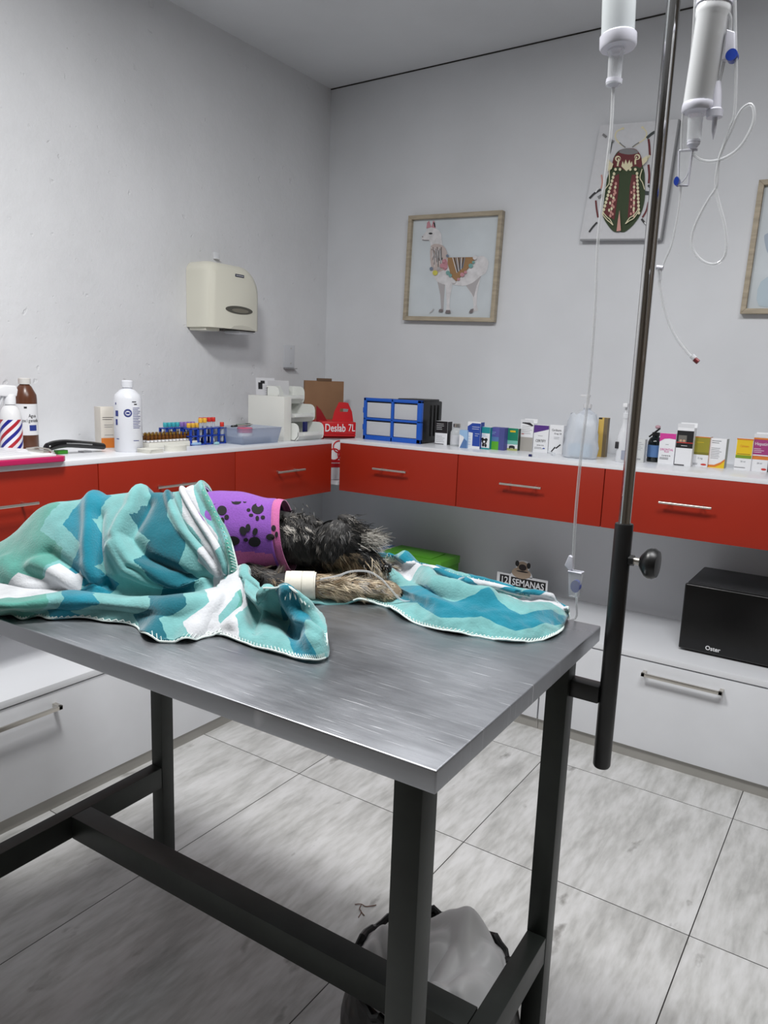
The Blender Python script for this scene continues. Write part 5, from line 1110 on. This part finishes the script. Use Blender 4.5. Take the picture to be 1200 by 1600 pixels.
bpy.context.view_layer.update(); dg = bpy.context.evaluated_depsgraph_get(); me2 = bpy.data.meshes.new_from_object(o.evaluated_get(dg)); bpy.data.objects.remove(o)
body = bpy.data.objects.new('body', me2); C.objects.link(body); body.parent = dog; me2.name = 'body'
me2.materials.clear(); me2.materials.append(SK); me2.materials.append(SKT)
me2.polygons.foreach_set('use_smooth', [True]*len(me2.polygons))
A0 = np.array([list(atl(*q)) for q in ((520, 917, -.058), (575, 921, -.042), (610, 925, -.034), (548, 893, -.02))])
cen = np.array([list(p.center) for p in me2.polygons])
me2.polygons.foreach_set('material_index', [int(np.min(np.linalg.norm(A0-c, axis=1)) < .038) for c in cen])
# fur
FC = {}
def fmat(n, rgb): FC[n] = mat('fur_'+n, rgb, .55); return n
for n_, c_ in (('black', (12, 11, 11)), ('char', (26, 24, 23)), ('grey', (84, 80, 75)), ('light', (166, 160, 152)), ('white', (208, 204, 196)), ('tan', (146, 124, 96)), ('cream', (206, 190, 162)), ('brown', (82, 66, 50))): fmat(n_, c_)
FK = list(FC); FM = [FC[k] for k in FK]
rt_ = Vector(RT); up_ = Vector(UP); tw_ = Vector(-FW)
def D(x, y, z=0): return (rt_*x+up_*y+tw_*z).normalized()            # a combing direction given as seen from the front
# anchors: position, palette, combing direction, length, lift, curl
ANC = [
 (atl(462, 815, -.03), 'black char grey char light grey', D(.1, -.6), .020, .22, 1.0), (atl(480, 812, -.02), 'black char grey char light', D(.3, -.5), .020, .22, 1.0), (atl(466, 850, -.04), 'black black black char', D(.2, -1), .016, .3, .5),
 (atl(470, 885, -.045), 'black black char', D(.3, -1), .016, .3, .3), (atl(512, 815, -.01), 'black black char grey', D(.7, .1), .012, .25, .6), (atl(545, 818, -.01), 'black black char char', D(1, 0), .011, .25, .4), (atl(565, 832, -.01), 'black char grey', D(.8, .1), .013, .35, .5),
 (atl(553, 858, -.03), 'black black black char', D(.7, -.5), .012, .3, .3), (atl(580, 842, -.015), 'grey light white light', D(1, .05, .2), .030, .7, .4), (atl(572, 868, -.025), 'black black char', D(.8, -.5), .012, .3, .3),
 (atl(588, 878, -.02), 'black char grey', D(.7, -.6), .012, .4, .3), (atl(590, 890, -.015), 'light grey cream light', D(.45, -1, .2), .022, .7, .5), (atl(525, 885, -.035), 'tan brown tan cream', D(.5, -.8), .018, .4, .4), (atl(545, 890, -.03), 'tan tan brown cream', D(.6, -.8), .018, .4, .4),
 (atl(500, 895, -.045), 'black brown brown tan', D(.3, -.9), .020, .3, .4), (atl(565, 893, -.02), 'brown black tan', D(.9, -.5), .015, .3, .3), (atl(498, 860, -.04), 'black black char', D(.2, -1), .014, .3, .3), (atl(520, 850, -.04), 'black black char', D(.3, -.8), .010, .2, .3),
 (atl(385, 890, -.07), 'char char black grey', D(.2, -1), .014, .3, .6), (atl(410, 905, -.085), 'char grey grey brown', D(.8, -.5), .015, .4, .7), (atl(436, 915, -.09), 'char grey grey tan', D(1, -.3), .015, .4, .7), (atl(400, 930, -.085), 'black char brown', D(.8, -.6), .014, .3, .5),
 (atl(505, 915, -.07), 'tan cream brown cream light', D(1, -.15), .018, .3, .4), (atl(525, 925, -.075), 'cream cream tan', D(1, -.3), .020, .35, .4), (atl(550, 915, -.06), 'cream cream light', D(1, -.15), .020, .3, .4), (atl(580, 922, -.055), 'cream cream tan light', D(1, -.12), .018, .3, .4), (atl(608, 924, -.045), 'cream cream light tan', D(1, -.2), .009, .2, .3)]
AP = np.array([list(a_[0]) for a_ in ANC])
def grow(name, me_, count, parent, filt=None, anc=None, seed=1, wd=.0006, lscale=1, label=None):
    rng = np.random.default_rng(seed); me_.calc_loop_triangles(); T = np.empty(len(me_.loop_triangles)*3, int); me_.loop_triangles.foreach_get('vertices', T); T = T.reshape(-1, 3)
    V = np.empty(len(me_.vertices)*3); me_.vertices.foreach_get('co', V); V = V.reshape(-1, 3)
    a_, b_, c_ = V[T[:, 0]], V[T[:, 1]], V[T[:, 2]]; nn = np.cross(b_-a_, c_-a_); ar = np.linalg.norm(nn, axis=1); nn /= ar[:, None]+1e-12
    cen_ = (a_+b_+c_)/3; ok = np.array([filt(c) for c in cen_]) if filt else np.ones(len(T), bool)
    ok &= ((CP-cen_)*nn).sum(1) > -.35*np.linalg.norm(CP-cen_, axis=1)
    pr = ar*ok; pr /= pr.sum(); idx = rng.choice(len(T), count, p=pr); r1, r2 = rng.random(count), rng.random(count); sw = r1+r2 > 1; r1[sw] = 1-r1[sw]; r2[sw] = 1-r2[sw]
    Pp = a_[idx]+(b_-a_)[idx]*r1[:, None]+(c_-a_)[idx]*r2[:, None]; Nn = nn[idx]; verts, faces, mis = [], [], []
    nc = max(8, count//26); SD = Pp[:nc]; cd = rng.normal(0, 1, (nc, 3)); cw = rng.uniform(0, 6.3, nc); cid = np.concatenate([np.argmin(((Pp[i:i+1500, None]-SD[None])**2).sum(2), axis=1) for i in range(0, count, 1500)])
    cpick = rng.integers(0, 997, nc)
    for p, n, ci in zip(Pp, Nn, cid):
        A_ = anc or ANC; dd_ = np.linalg.norm(AP-p, axis=1)*rng.uniform(.8, 1.2, len(AP)) if anc is None else [0]
        an = ANC[int(np.argmin(dd_))] if anc is None else anc
        pal = an[1].split(); cname = pal[int(cpick[ci]) % len(pal)] if rng.random() < .6 else pal[rng.integers(len(pal))]; n = Vector(n); d = an[2]; d = (d-n*d.dot(n)); d = (d.normalized() if d.length > 1e-4 else n)
        cl = Vector(cd[ci])*.55; home = Vector(SD[ci])-Vector(p)                         # clumps share a direction
        d = (d*(1-an[4]*.5)+n*an[4]*.8+Vector(rng.normal(0, .08, 3))+cl*an[5]*.8).normalized()
        ln = an[3]*rng.uniform(.6, 1.25)*lscale; side = d.cross(n); side = side.normalized() if side.length > 1e-4 else d.orthogonal().normalized(); wvp = cw[ci]
        cv = Vector(rng.normal(0, 1, 3))*.10*an[5]+Vector((0, 0, -.25)); o_ = len(verts); q = Vector(p)-n*.001; K_ = 6
        for k in range(K_+1):
            f = k/K_; w_ = wd*(1-f*.85); verts += [tuple(q-side*w_), tuple(q+side*w_)]
            q = q+(d+cv*f*1.2).normalized()*(ln/K_)+side*(math.sin(f*5.5+wvp)*an[5]*.0018)+home*(.07*min(1, an[5]+.3))
        i_ = FK.index(cname)
        for k in range(K_): faces.append((o_+2*k, o_+2*k+1, o_+2*k+3, o_+2*k+2)); mis.append(i_)
    ob = raw(name, verts, faces, FM, None, parent, mis, label); ob['kind'] = 'stuff'; return ob
BA_ = atl(447, 915, -.0705); BB_ = atl(494, 916, -.0645)
def vis(c):
    s_, y_, h_ = w2loc(c)
    if s_ < .37: return False
    if s_ < .508 and h_ > .066: return False
    q = Vector(c); f_ = (q-BA_).dot(BB_-BA_)/(BB_-BA_).length_squared
    if -.08 < f_ < 1.0 and (q-BA_.lerp(BB_, f_)).length < .04: return False
    return True
grow('fur_coat', me2, 24000, dog, vis, seed=4)
# ear: a folded leaf of skin with fur
def leaf(name, outline, thick, pal, seed, off_d, cnt, dirn, ln=.014):
    cpx = sum(p[0] for p in outline)/len(outline); cpy = sum(p[1] for p in outline)/len(outline); bm = bmesh.new(); ring0 = [atl(*p) for p in outline]; c0 = atl(cpx, cpy, off_d)
    ring = smooth_path(ring0, 4, True); mid = [c0.lerp(p, .6)+tw_*.003 for p in ring]; back = [p-tw_*thick for p in ring]
    V0 = bm.verts.new(c0+tw_*.004); A_ = [bm.verts.new(p) for p in mid]; B_ = [bm.verts.new(p) for p in ring]; C_ = [bm.verts.new(p) for p in back]; V1 = bm.verts.new(c0-tw_*thick); n = len(ring)
    for i in range(n):
        j = (i+1) % n; bm.faces.new((V0, A_[i], A_[j])); bm.faces.new((A_[i], B_[i], B_[j], A_[j])); bm.faces.new((B_[i], C_[i], C_[j], B_[j])); bm.faces.new((C_[i], V1, C_[j]))
    bmesh.ops.recalc_face_normals(bm, faces=bm.faces); me_ = bpy.data.meshes.new(name); bm.to_mesh(me_); bm.free(); me_.materials.append(SK); me_.polygons.foreach_set('use_smooth', [True]*len(me_.polygons))
    o_ = bpy.data.objects.new(name, me_); C.objects.link(o_); o_.parent = dog
    grow('ear_fur', me_, cnt, o_, None, (None, pal, dirn, ln, .22, .35), seed); return o_
leaf('ear', [(498, 822, -.034), (520, 812, -.036), (541, 818, -.040), (546, 838, -.046), (540, 858, -.050), (520, 874, -.054), (503, 868, -.052), (493, 845, -.044)], .007, 'black char black char grey char', 11, -.052, 2200, D(-.1, -1), .013)
leaf('ear', [(528, 806, .03), (545, 804, .03), (556, 815, .03), (548, 828, .03), (532, 826, .03)], .006, 'char grey light char', 12, .02, 700, D(.6, -.2), .014)
# nose, closed eye, brow, beard tufts
NOSE = mat('dog_nose', (12, 11, 12), .3); b = MB(); q = atl(604, 888, -.014)
b.blob(q, (.010, .011, .009), NOSE, 16); b.blob(q+DT*.004-DN*.005+Vector((0, 0, -.003)), (.006, .004, .004), NOSE, 10); b.build('nose', dog)
b = MB(); q = atl(561, 861, -.034); b.blob(q, (.008, .004, .005), NOSE, 14); b.build('eye', dog)
def tuft(name, pos, d, n, ln, pal, seed, spread=.010, parent=dog):
    rng = np.random.default_rng(seed); verts, faces, mis = [], [], []
    for i in range(n):
        p = Vector(pos)+Vector(rng.normal(0, spread, 3)); dd_ = (Vector(d)+Vector(rng.normal(0, .28, 3))).normalized(); side = dd_.cross(tw_).normalized(); cv = Vector(rng.normal(0, .35, 3))+Vector((0, 0, -.35)); o_ = len(verts); q = p; L_ = ln*rng.uniform(.5, 1.2)
        for k in range(6): f = k/5; w_ = .0007*(1-f*.8); verts += [tuple(q-side*w_), tuple(q+side*w_)]; q = q+(dd_+cv*f).normalized()*(L_/5)
        i_ = FK.index(pal.split()[rng.integers(len(pal.split()))])
        for k in range(5): faces.append((o_+2*k, o_+2*k+1, o_+2*k+3, o_+2*k+2)); mis.append(i_)
    ob = raw(name, verts, faces, FM, None, parent, mis); ob['kind'] = 'stuff'; return ob
tuft('eyebrow_hair', atl(574, 842, -.012), D(1, .02, .1), 330, .034, 'light white grey light', 5, .007)['label'] = 'light grey bushy eyebrow hair'
tuft('beard_hair', atl(582, 884, -.012), D(.5, -1, .2), 260, .024, 'light cream grey tan', 6, .008)['label'] = 'pale grey beard hair'
tuft('forelock_hair', atl(556, 828, -.01), D(.9, -.2, .1), 220, .018, 'char grey black', 8, .010)
tuft('neck_curls', atl(468, 812, -.005), D(.1, -.2, .3), 150, .015, 'char grey black black', 9, .012)
# jumper
PURP = mat('purple_jersey', (118, 62, 156), .85, Sheen_Weight=.3); add_noise(PURP, 300, .05, .25, bscale=500); PINK = mat('pink_jersey_trim', (172, 84, 138), .85, Sheen_Weight=.3); add_noise(PINK, 300, .05, .25, bscale=500); INK = mat('black_paw_print', (10, 7, 13), .9)
RG = []
SS = [.345, .37, .42, .455, .485, .505, .522]
cfg = {.345: (.009, .080, .064, .066), .26: (.013, .092, .083, .090), .32: (.012, .094, .083, .090), .37: (.009, .094, .077, .081), .42: (.006, .100, .077, .081), .455: (.004, .102, .071, .076), .485: (.004, .103, .066, .070), .505: (.005, .104, .063, .067), .522: (.006, .103, .061, .065)}
NT = 160; rows = []
for s_ in SS:
    cy_, ch_, ry_, rz_ = cfg[s_]; rows.append([list(loc2w(s_-.012*math.sin(2*PI*k/NT), cy_+ry_*math.cos(2*PI*k/NT), ch_+rz_*math.sin(2*PI*k/NT))) for k in range(NT)])
G = cr1(np.array(rows), 64); ns = 64
cx_ = G.mean(axis=1, keepdims=True); nrm = G-cx_; nrm /= np.linalg.norm(nrm, axis=2, keepdims=True)
Ug, Kg = np.meshgrid(np.linspace(0, 1, ns), np.arange(NT)/NT, indexing='ij')
G = G+nrm*(.003*vnoise(G, 24, 7)+.006*np.exp(-((Kg-.57-.1*Ug)/.02)**2)*(Ug > .35)*(Ug < .93)-.006*np.exp(-((Kg-.60-.1*Ug)/.02)**2)*(Ug > .3)*(Ug < .93)+.003*np.exp(-((Ug-.86)/.015)**2)*-1)[..., None]
vs = [tuple(p) for p in G.reshape(-1, 3)]; fs, mi_ = [], []
for i in range(ns-1):
    u = i/(ns-1); lim = .572+.055*u if u < .80 else 9
    for k in range(NT):
        th = k/NT
        if .5 < th < .98 and th > lim: continue
        fs.append((i*NT+k, i*NT+(k+1) % NT, (i+1)*NT+(k+1) % NT, (i+1)*NT+k)); mi_.append(1 if (u > .83 or (.5 < th and th > lim-.066)) else 0)
sh = raw('jumper', vs, fs, [PURP, PINK], None, dog, mi_, 'purple jumper with black paw prints and pink trim'); solid(sh, .0022, 1)
# paw prints laid onto the cloth
from mathutils.bvhtree import BVHTree
bv = BVHTree.FromPolygons(vs, fs); pv, pf = [], []
def onshirt(px, py):
    d = Vector(FW*FPX+RT*(px-600)-UP*(py-800)).normalized(); h = bv.ray_cast(Vector(CP), d); return None if h[0] is None else h[0]-d*.0036
def pad(x, y, rx, ry, rot=0):
    n = 16; cpx, cpy = 300+x/3.53, 740+y/3.53; ring = []
    for q in range(n):
        a_ = 2*PI*q/n; dx, dy = rx*math.cos(a_), ry*math.sin(a_); ring.append(onshirt(cpx+(dx*math.cos(rot)-dy*math.sin(rot))/3.53, cpy+(dx*math.sin(rot)+dy*math.cos(rot))/3.53))
    c = onshirt(cpx, cpy)
    if c is None: return
    for q in range(n):
        kf = .9
        while (ring[q] is None or (ring[q]-c).length > .05) and kf > 0:
            a_ = 2*PI*q/n; dx, dy = rx*math.cos(a_)*kf, ry*math.sin(a_)*kf; ring[q] = onshirt(cpx+(dx*math.cos(rot)-dy*math.sin(rot))/3.53, cpy+(dx*math.sin(rot)+dy*math.cos(rot))/3.53); kf -= .1
        if ring[q] is None: return
    o_ = len(pv); pv.append(c); pv.extend(ring); pf.extend([(o_, o_+1+q, o_+1+(q+1) % n) for q in range(n)])
for e in ((110, 152, 31, 21), (92, 125, 10, 6), (118, 118, 12, 6), (146, 120, 12, 6), (158, 134, 8, 6), (165, 202, 27, 26), (120, 214, 11, 14), (133, 243, 12, 18), (167, 258, 12, 17), (191, 239, 13, 13), (245, 154, 28, 16), (216, 134, 9, 6), (252, 132, 13, 6), (286, 140, 12, 6), (291, 155, 10, 7),
          (362, 193, 34, 29), (312, 200, 11, 9), (326, 228, 12, 8), (360, 245, 10, 13), (391, 240, 12, 10), (345, 377, 34, 28), (282, 316, 19, 26, -.4), (309, 299, 14, 22), (348, 320, 14, 21, .3), (297, 366, 13, 11), (222, 372, 42, 27), (432, 350, 24, 18), (450, 300, 13, 16), (466, 336, 9, 17)): pad(*e)
raw('paw_prints', pv, pf, [INK], None, sh, None, 'black paw prints on the jumper')
# bandage round the foreleg
TAPE = add_noise(mat('white_medical_tape', (206, 202, 190), .7), 60, .02, .15)
b = MB(); A_ = atl(447, 915, -.0705); B_ = atl(494, 916, -.0645); pts = [A_.lerp(B_, k/14) for k in range(15)]; rr = [.0268+.0003*math.sin(k*1.3)-(.0008*k/14) for k in range(15)]
b.tube(pts, rr, TAPE, 26); ax = (B_-A_).normalized()
for k, f in enumerate((.38, .78)):
    p = A_.lerp(B_, f); b.tube([p-ax*.012, p+ax*.009], .0274, TAPE, 26, cap=True)
b.build('bandage', dog, label='white tape bandage round the stretched foreleg')

# ================================================================== DRIP SETS
GLS = clear_mat('drip_clear', (225, 228, 232), .74, .1, .45); TUBE = clear_mat('drip_tubing', (212, 214, 216), .66, .12, .35); FROST = clear_mat('frosted_bottle', (205, 210, 212), .45, .15, .5); LIQ = mat('cloudy_liquid', (180, 182, 172), .35); WPL = mat('white_hard_plastic', (200, 200, 210), .35)
YP = -1.862
q3 = lambda px, py, y=YP: at(px, py, y=y)
t = thing('drip_set', 'left drip bottle with clear line running down to the dog, beside the pole', 'drip', (0, 0, 0))
hook = Vector(pole.location)
def axis_lathe(b, p0, p1, prof, m_, seg=28, cap=True):              # profile measured from p0 to p1 (0..1)
    ax_ = (p1-p0); L_ = ax_.length; q = ax_.to_track_quat('Z', 'Y').to_matrix().to_4x4(); b.lathe([(r, f*L_) for r, f in prof], m_, seg, M=Matrix.Translation(p0) @ q, cap=cap)
b = MB(); p0, p1 = q3(970, -70), q3(965, 62)
axis_lathe(b, p0, p1, [(.008, -.03), (.012, 0), (.0235, .06), (.024, .12), (.0235, .97), (.0225, 1)], FROST); b.build('bottle', t)
b = MB(); axis_lathe(b, q3(966, 54), q3(965.5, 76), [(.0238, 0), (.0262, .12), (.0262, .85), (.0245, 1)], WPL); b.build('bottle_cap', t)
b = MB(); axis_lathe(b, q3(963, 76), q3(959, 133), [(.011, 0), (.0125, .08), (.0105, .2), (.0098, .9), (.0115, .93), (.0115, 1)], GLS, 24); b.build('drip_chamber', t)
b = MB(); axis_lathe(b, q3(960, 124), q3(958, 137), [(.0117, 0), (.0117, .5), (.004, 1)], WPL, 20); b.build('chamber_foot', t)
b = MB(); b.tube(smooth_path([q3(958, 137), q3(955, 200), q3(948, 260), q3(935, 370), q3(930, 480), q3(921, 600), q3(907, 720), q3(899, 810), q3(895, 888)], 8), .0024, TUBE, 10)
b.tube(smooth_path([q3(900, 922), q3(901, 945, -1.80), q3(896, 968, -1.785), Vector((1.93, -1.783, .895)), Vector((1.80, -1.786, .93)), atl(735, 903, .04), atl(716, 906, -.03), atl(703, 930, -.075), atl(688, 943, -.10), atl(655, 940, -.09), atl(628, 938, -.075), atl(610, 920, -.070), atl(595, 904, -.066), atl(575, 893, -.066), atl(548, 893, -.070), atl(527, 900, -.078), atl(500, 905, -.092)], 8), .0019, TUBE, 8)
b.build('tubing', t)
b = MB(); p = q3(898, 906); 
b.prism([(-.006, -.028), (.009, -.028), (.012, .014), (-.010, .014)], 'y', -.006, .006, GLS, .001, M=Matrix.Translation(p)); b.tube([p+Vector((-.010, -.006, .014)), p+Vector((.012, -.006, .014)), p+Vector((.012, .006, .014)), p+Vector((-.010, .006, .014))], .0014, WPL, 6, closed=True)
b.prism([(-.018, .022), (-.012, .040), (-.006, .038), (-.004, .018), (-.008, .014)], 'y', -.004, .004, WPL, .001, M=Matrix.Translation(p)); cl = b.build('roller_clamp', t)
b = MB(); b.lathe([(.008, -.004), (.008, .004)], mat('clamp_blue', (24, 56, 150), .35), 20, M=Matrix.Translation(p+Vector((.003, 0, -.010))) @ Matrix.Rotation(PI/2, 4, 'X'), sy=1.3); b.build('roller_wheel', cl)
# second set
t = thing('drip_set', 'right drip burette with looped clear tubes hanging beyond the chrome pole', 'drip', (0, 0, 0))
b = MB(); axis_lathe(b, q3(1116, 6), q3(1090, 172), [(.0205, 0), (.0225, .04), (.0222, .1), (.0205, .13), (.0205, .98), (.0195, 1)], clear_mat('burette_wall', (224, 226, 228), .25, .2)); b.build('burette', t)
b = MB(); axis_lathe(b, q3(1105.5, 60), q3(1092.5, 160), [(.017, 0), (.017, 1)], LIQ); b.build('inner_liquid', t)
b = MB(); axis_lathe(b, q3(1092, 162), q3(1090, 176), [(.0212, 0), (.0218, .2), (.0218, .8), (.02, 1)], WPL); axis_lathe(b, q3(1120, -12), q3(1116, 8), [(.012, 0), (.022, .4), (.0235, .6), (.0235, 1)], WPL); b.build('end_caps', t)
b = MB(); axis_lathe(b, q3(1087, 180), q3(1084, 222), [(.0105, 0), (.0098, .3), (.0095, 1)], clear_mat('clear_chamber', (230, 234, 238), .86, .08), 20); axis_lathe(b, q3(1084, 219), q3(1083, 231), [(.0085, 0), (.0085, .6), (.005, 1)], WPL, 18); b.build('drip_chamber', t)
b = MB(); axis_lathe(b, q3(1121, 128), q3(1116, 184), [(.0045, 0), (.0065, .25), (.0080, .75), (.0110, .8), (.0105, 1)], WPL, 18); axis_lathe(b, q3(1117, 184), q3(1114, 218), [(.0035, 0), (.0028, .6), (.0005, 1)], WPL, 12); b.build('spike', t)
b = MB(); P_ = [q3(1136, 48), q3(1149, 52), q3(1149, 90), q3(1138, 96), q3(1128, 97), q3(1133, 80)]
c_ = sum(P_, Vector())/6; b.prism([(p.x-c_.x, p.z-c_.z) for p in P_], 'y', -.006, .006, WPL, .0015, M=Matrix.Translation(c_)); cl = b.build('roller_clamp', t)
b = MB(); b.lathe([(.0075, -.0065), (.0075, .0065)], MATS['clamp_blue'], 18, M=Matrix.Translation(q3(1144, 88)) @ Matrix.Rotation(PI/2, 4, 'X')); b.build('roller_wheel', cl)
b = MB()
P_ = [q3(1061, 236), q3(1082, 234), q3(1075, 290), q3(1060, 290)]
for i in range(4): b.tube([P_[i], P_[(i+1) % 4]], .0016, WPL, 6)
b.tube([q3(1061, 236), q3(1090, 234)], .0018, WPL, 6); b.tube(smooth_path([q3(1080, 240), q3(1077, 262), q3(1073, 275), q3(1064, 286)], 4), .0012, WPL, 6); b.prism([(p.x-P_[0].x, p.z-P_[0].z) for p in P_], 'y', -.004, .004, clear_mat('clear_chamber', (230, 234, 238), .86, .08), M=Matrix.Translation(P_[0])); cl = b.build('roller_clamp', t)
b = MB(); b.lathe([(.006, -.005), (.006, .005)], MATS['clamp_blue'], 18, M=Matrix.Translation(q3(1058, 284)) @ Matrix.Rotation(PI/2, 4, 'X'), sx=.6); b.build('roller_wheel', cl)
b = MB()
for pts in ([(1095, -30), (1092, 0), (1086, 50), (1080, 110), (1070, 160), (1066, 200), (1065, 236)], [(1088, -30), (1083, 60), (1077, 120), (1069, 165)],
            [(1140, -20), (1136, 10), (1142, 30), (1141, 50)], [(1148, -30), (1149, 60), (1150, 120), (1147, 180), (1140, 200), (1130, 230), (1122, 255), (1120, 290), (1108, 310), (1094, 335), (1082, 365), (1083, 390), (1098, 408), (1116, 413), (1130, 404), (1135, 385), (1132, 350), (1124, 320), (1118, 290), (1121, 262), (1128, 235), (1142, 205), (1150, 186), (1160, 170), (1172, 163), (1178, 172), (1176, 195), (1160, 225), (1140, 243), (1115, 252), (1095, 250), (1082, 240)],
            [(1131, 97), (1128, 112), (1124, 128)]):
    b.tube(smooth_path([q3(*p) for p in pts], 8), .0021, TUBE, 8)
b.tube(smooth_path([q3(1064, 290), q3(1060, 330), q3(1050, 380), q3(1040, 405), q3(1034, 420)], 8), .0015, TUBE, 8)
b.tube(smooth_path([q3(1028, 420), q3(1032, 450), q3(1040, 490), q3(1055, 525), q3(1075, 552), q3(1084, 560)], 8), .0021, TUBE, 8); b.build('tubing', t)
b = MB(); b.tube([q3(1026, 418), q3(1036, 419)], .0035, WPL, 10); b.tube([q3(1030, 420), q3(1031, 438)], [.004, .003], GLS, 10); b.build('connector', t)
b = MB(); b.tube([q3(1081, 556), q3(1086, 561)], .004, GLS, 10); b.tube([q3(1085, 561), q3(1091, 566)], .0035, mat('dark_red_cap', (120, 40, 44), .4), 10); b.build('end_cap', t)

# ================================================================== WASTE BASKET UNDER THE TABLE
zb_ = .25; rB = .148
cB = at(676, 1512, z=zb_); cB.z = 0
t = thing('waste_basket', 'black patterned waste basket under the near end of the table', 'waste basket', (cB.x, cB.y, 0))
WB = mat('black_basket', (16, 15, 15), .35); N, L, bb = nodes(WB); tc = nd(WB, 'ShaderNodeTexCoord'); vo = nd(WB, 'ShaderNodeTexVoronoi'); vo.inputs['Scale'].default_value = 28; L.new(tc.outputs['Object'], vo.inputs['Vector'])
bp = nd(WB, 'ShaderNodeBump'); bp.inputs['Strength'].default_value = .9; bp.inputs['Distance'].default_value = .003; L.new(vo.outputs[0], bp.inputs['Height']); L.new(bp.outputs[0], bb.inputs['Normal'])
crb = nd(WB, 'ShaderNodeValToRGB'); crb.color_ramp.elements[0].color = (*s2l((64, 50, 44)), 1); crb.color_ramp.elements[0].position = .05; crb.color_ramp.elements[1].color = (*s2l((14, 13, 13)), 1); crb.color_ramp.elements[1].position = .3; L.new(vo.outputs[0], crb.inputs[0]); L.new(crb.outputs[0], bb.inputs['Base Color'])
b = MB(); b.lathe([(.12, .002), (.135, .01), (rB*1.13, .09), (rB*1.12, .15), (rB*1.02, .22), (rB*.99, .248), (rB*.95, .248), (rB*.95, .22), (rB*.9, .05), (.1, .012)], WB, 48); b.build('basket', t)
b = MB(); n = 60; b.tube([Vector((rB*math.cos(2*PI*k/n)*(1+.012*math.sin(k*3)), rB*math.sin(2*PI*k/n)*(1+.012*math.cos(k*5)), .247+.005*math.sin(k*1.3)+.004*math.sin(k*2.9))) for k in range(n)], .0075, M_BLACK, 8, closed=True); b.build('rim', t)
BAG = mat('white_bin_bag', (226, 226, 226), .45); vs, fs = [], []; nR, nT = 30, 110
for i in range(nR):
    f = i/(nR-1)
    for k in range(nT):
        a_ = 2*PI*k/nT; r = rB*(.96-.93*f) ; gap_ = min(1, abs((cB.y+r*math.sin(a_))-(TY+TW/2+(cB.x+r*math.cos(a_)-TX)*TH))/.055); z = .246+(.045*math.sin(PI*min(1, f*1.3+.1)))*gap_*gap_-.014+(.2+.8*gap_)*(  .06*noise.noise(Vector((math.cos(a_)*r*9, math.sin(a_)*r*9, 3)))+.05*abs(noise.noise(Vector((math.cos(a_)*r*16, math.sin(a_)*r*16, 7)))))
        vs.append((cB.x+r*math.cos(a_), cB.y+r*math.sin(a_), z))
for i in range(nR-1):
    for k in range(nT): fs.append((i*nT+k, i*nT+(k+1) % nT, (i+1)*nT+(k+1) % nT, (i+1)*nT+k))
fs.append(tuple((nR-1)*nT+k for k in range(nT)))
o = raw('bin_bag', vs, fs, [BAG], smooth=True); solid(o, .001); tag(o, 'crumpled white plastic bag filling the black waste basket', 'bag')

# brown debris on the floor beside the basket
b = MB(); DB = mat('dry_brown_stalk', (104, 74, 58), .8)
for pts in (((-.03, -.012, .002), (-.016, -.004, .004), (-.004, -.002, .002), (.010, .010, .003), (.014, .018, .002)), ((-.016, -.004, .002), (-.010, -.020, .004), (.0, -.026, .003), (.004, -.044, .002)), ((.0, -.026, .003), (.012, -.030, .002))): b.tube(smooth_path(pts, 4), .0011, DB, 6)
p = at(574, 1418, z=0); tag(b.build('dry_stalk', loc=(p.x, p.y, .0006)), 'small brown dry stalk lying on the floor left of the waste basket', 'debris')
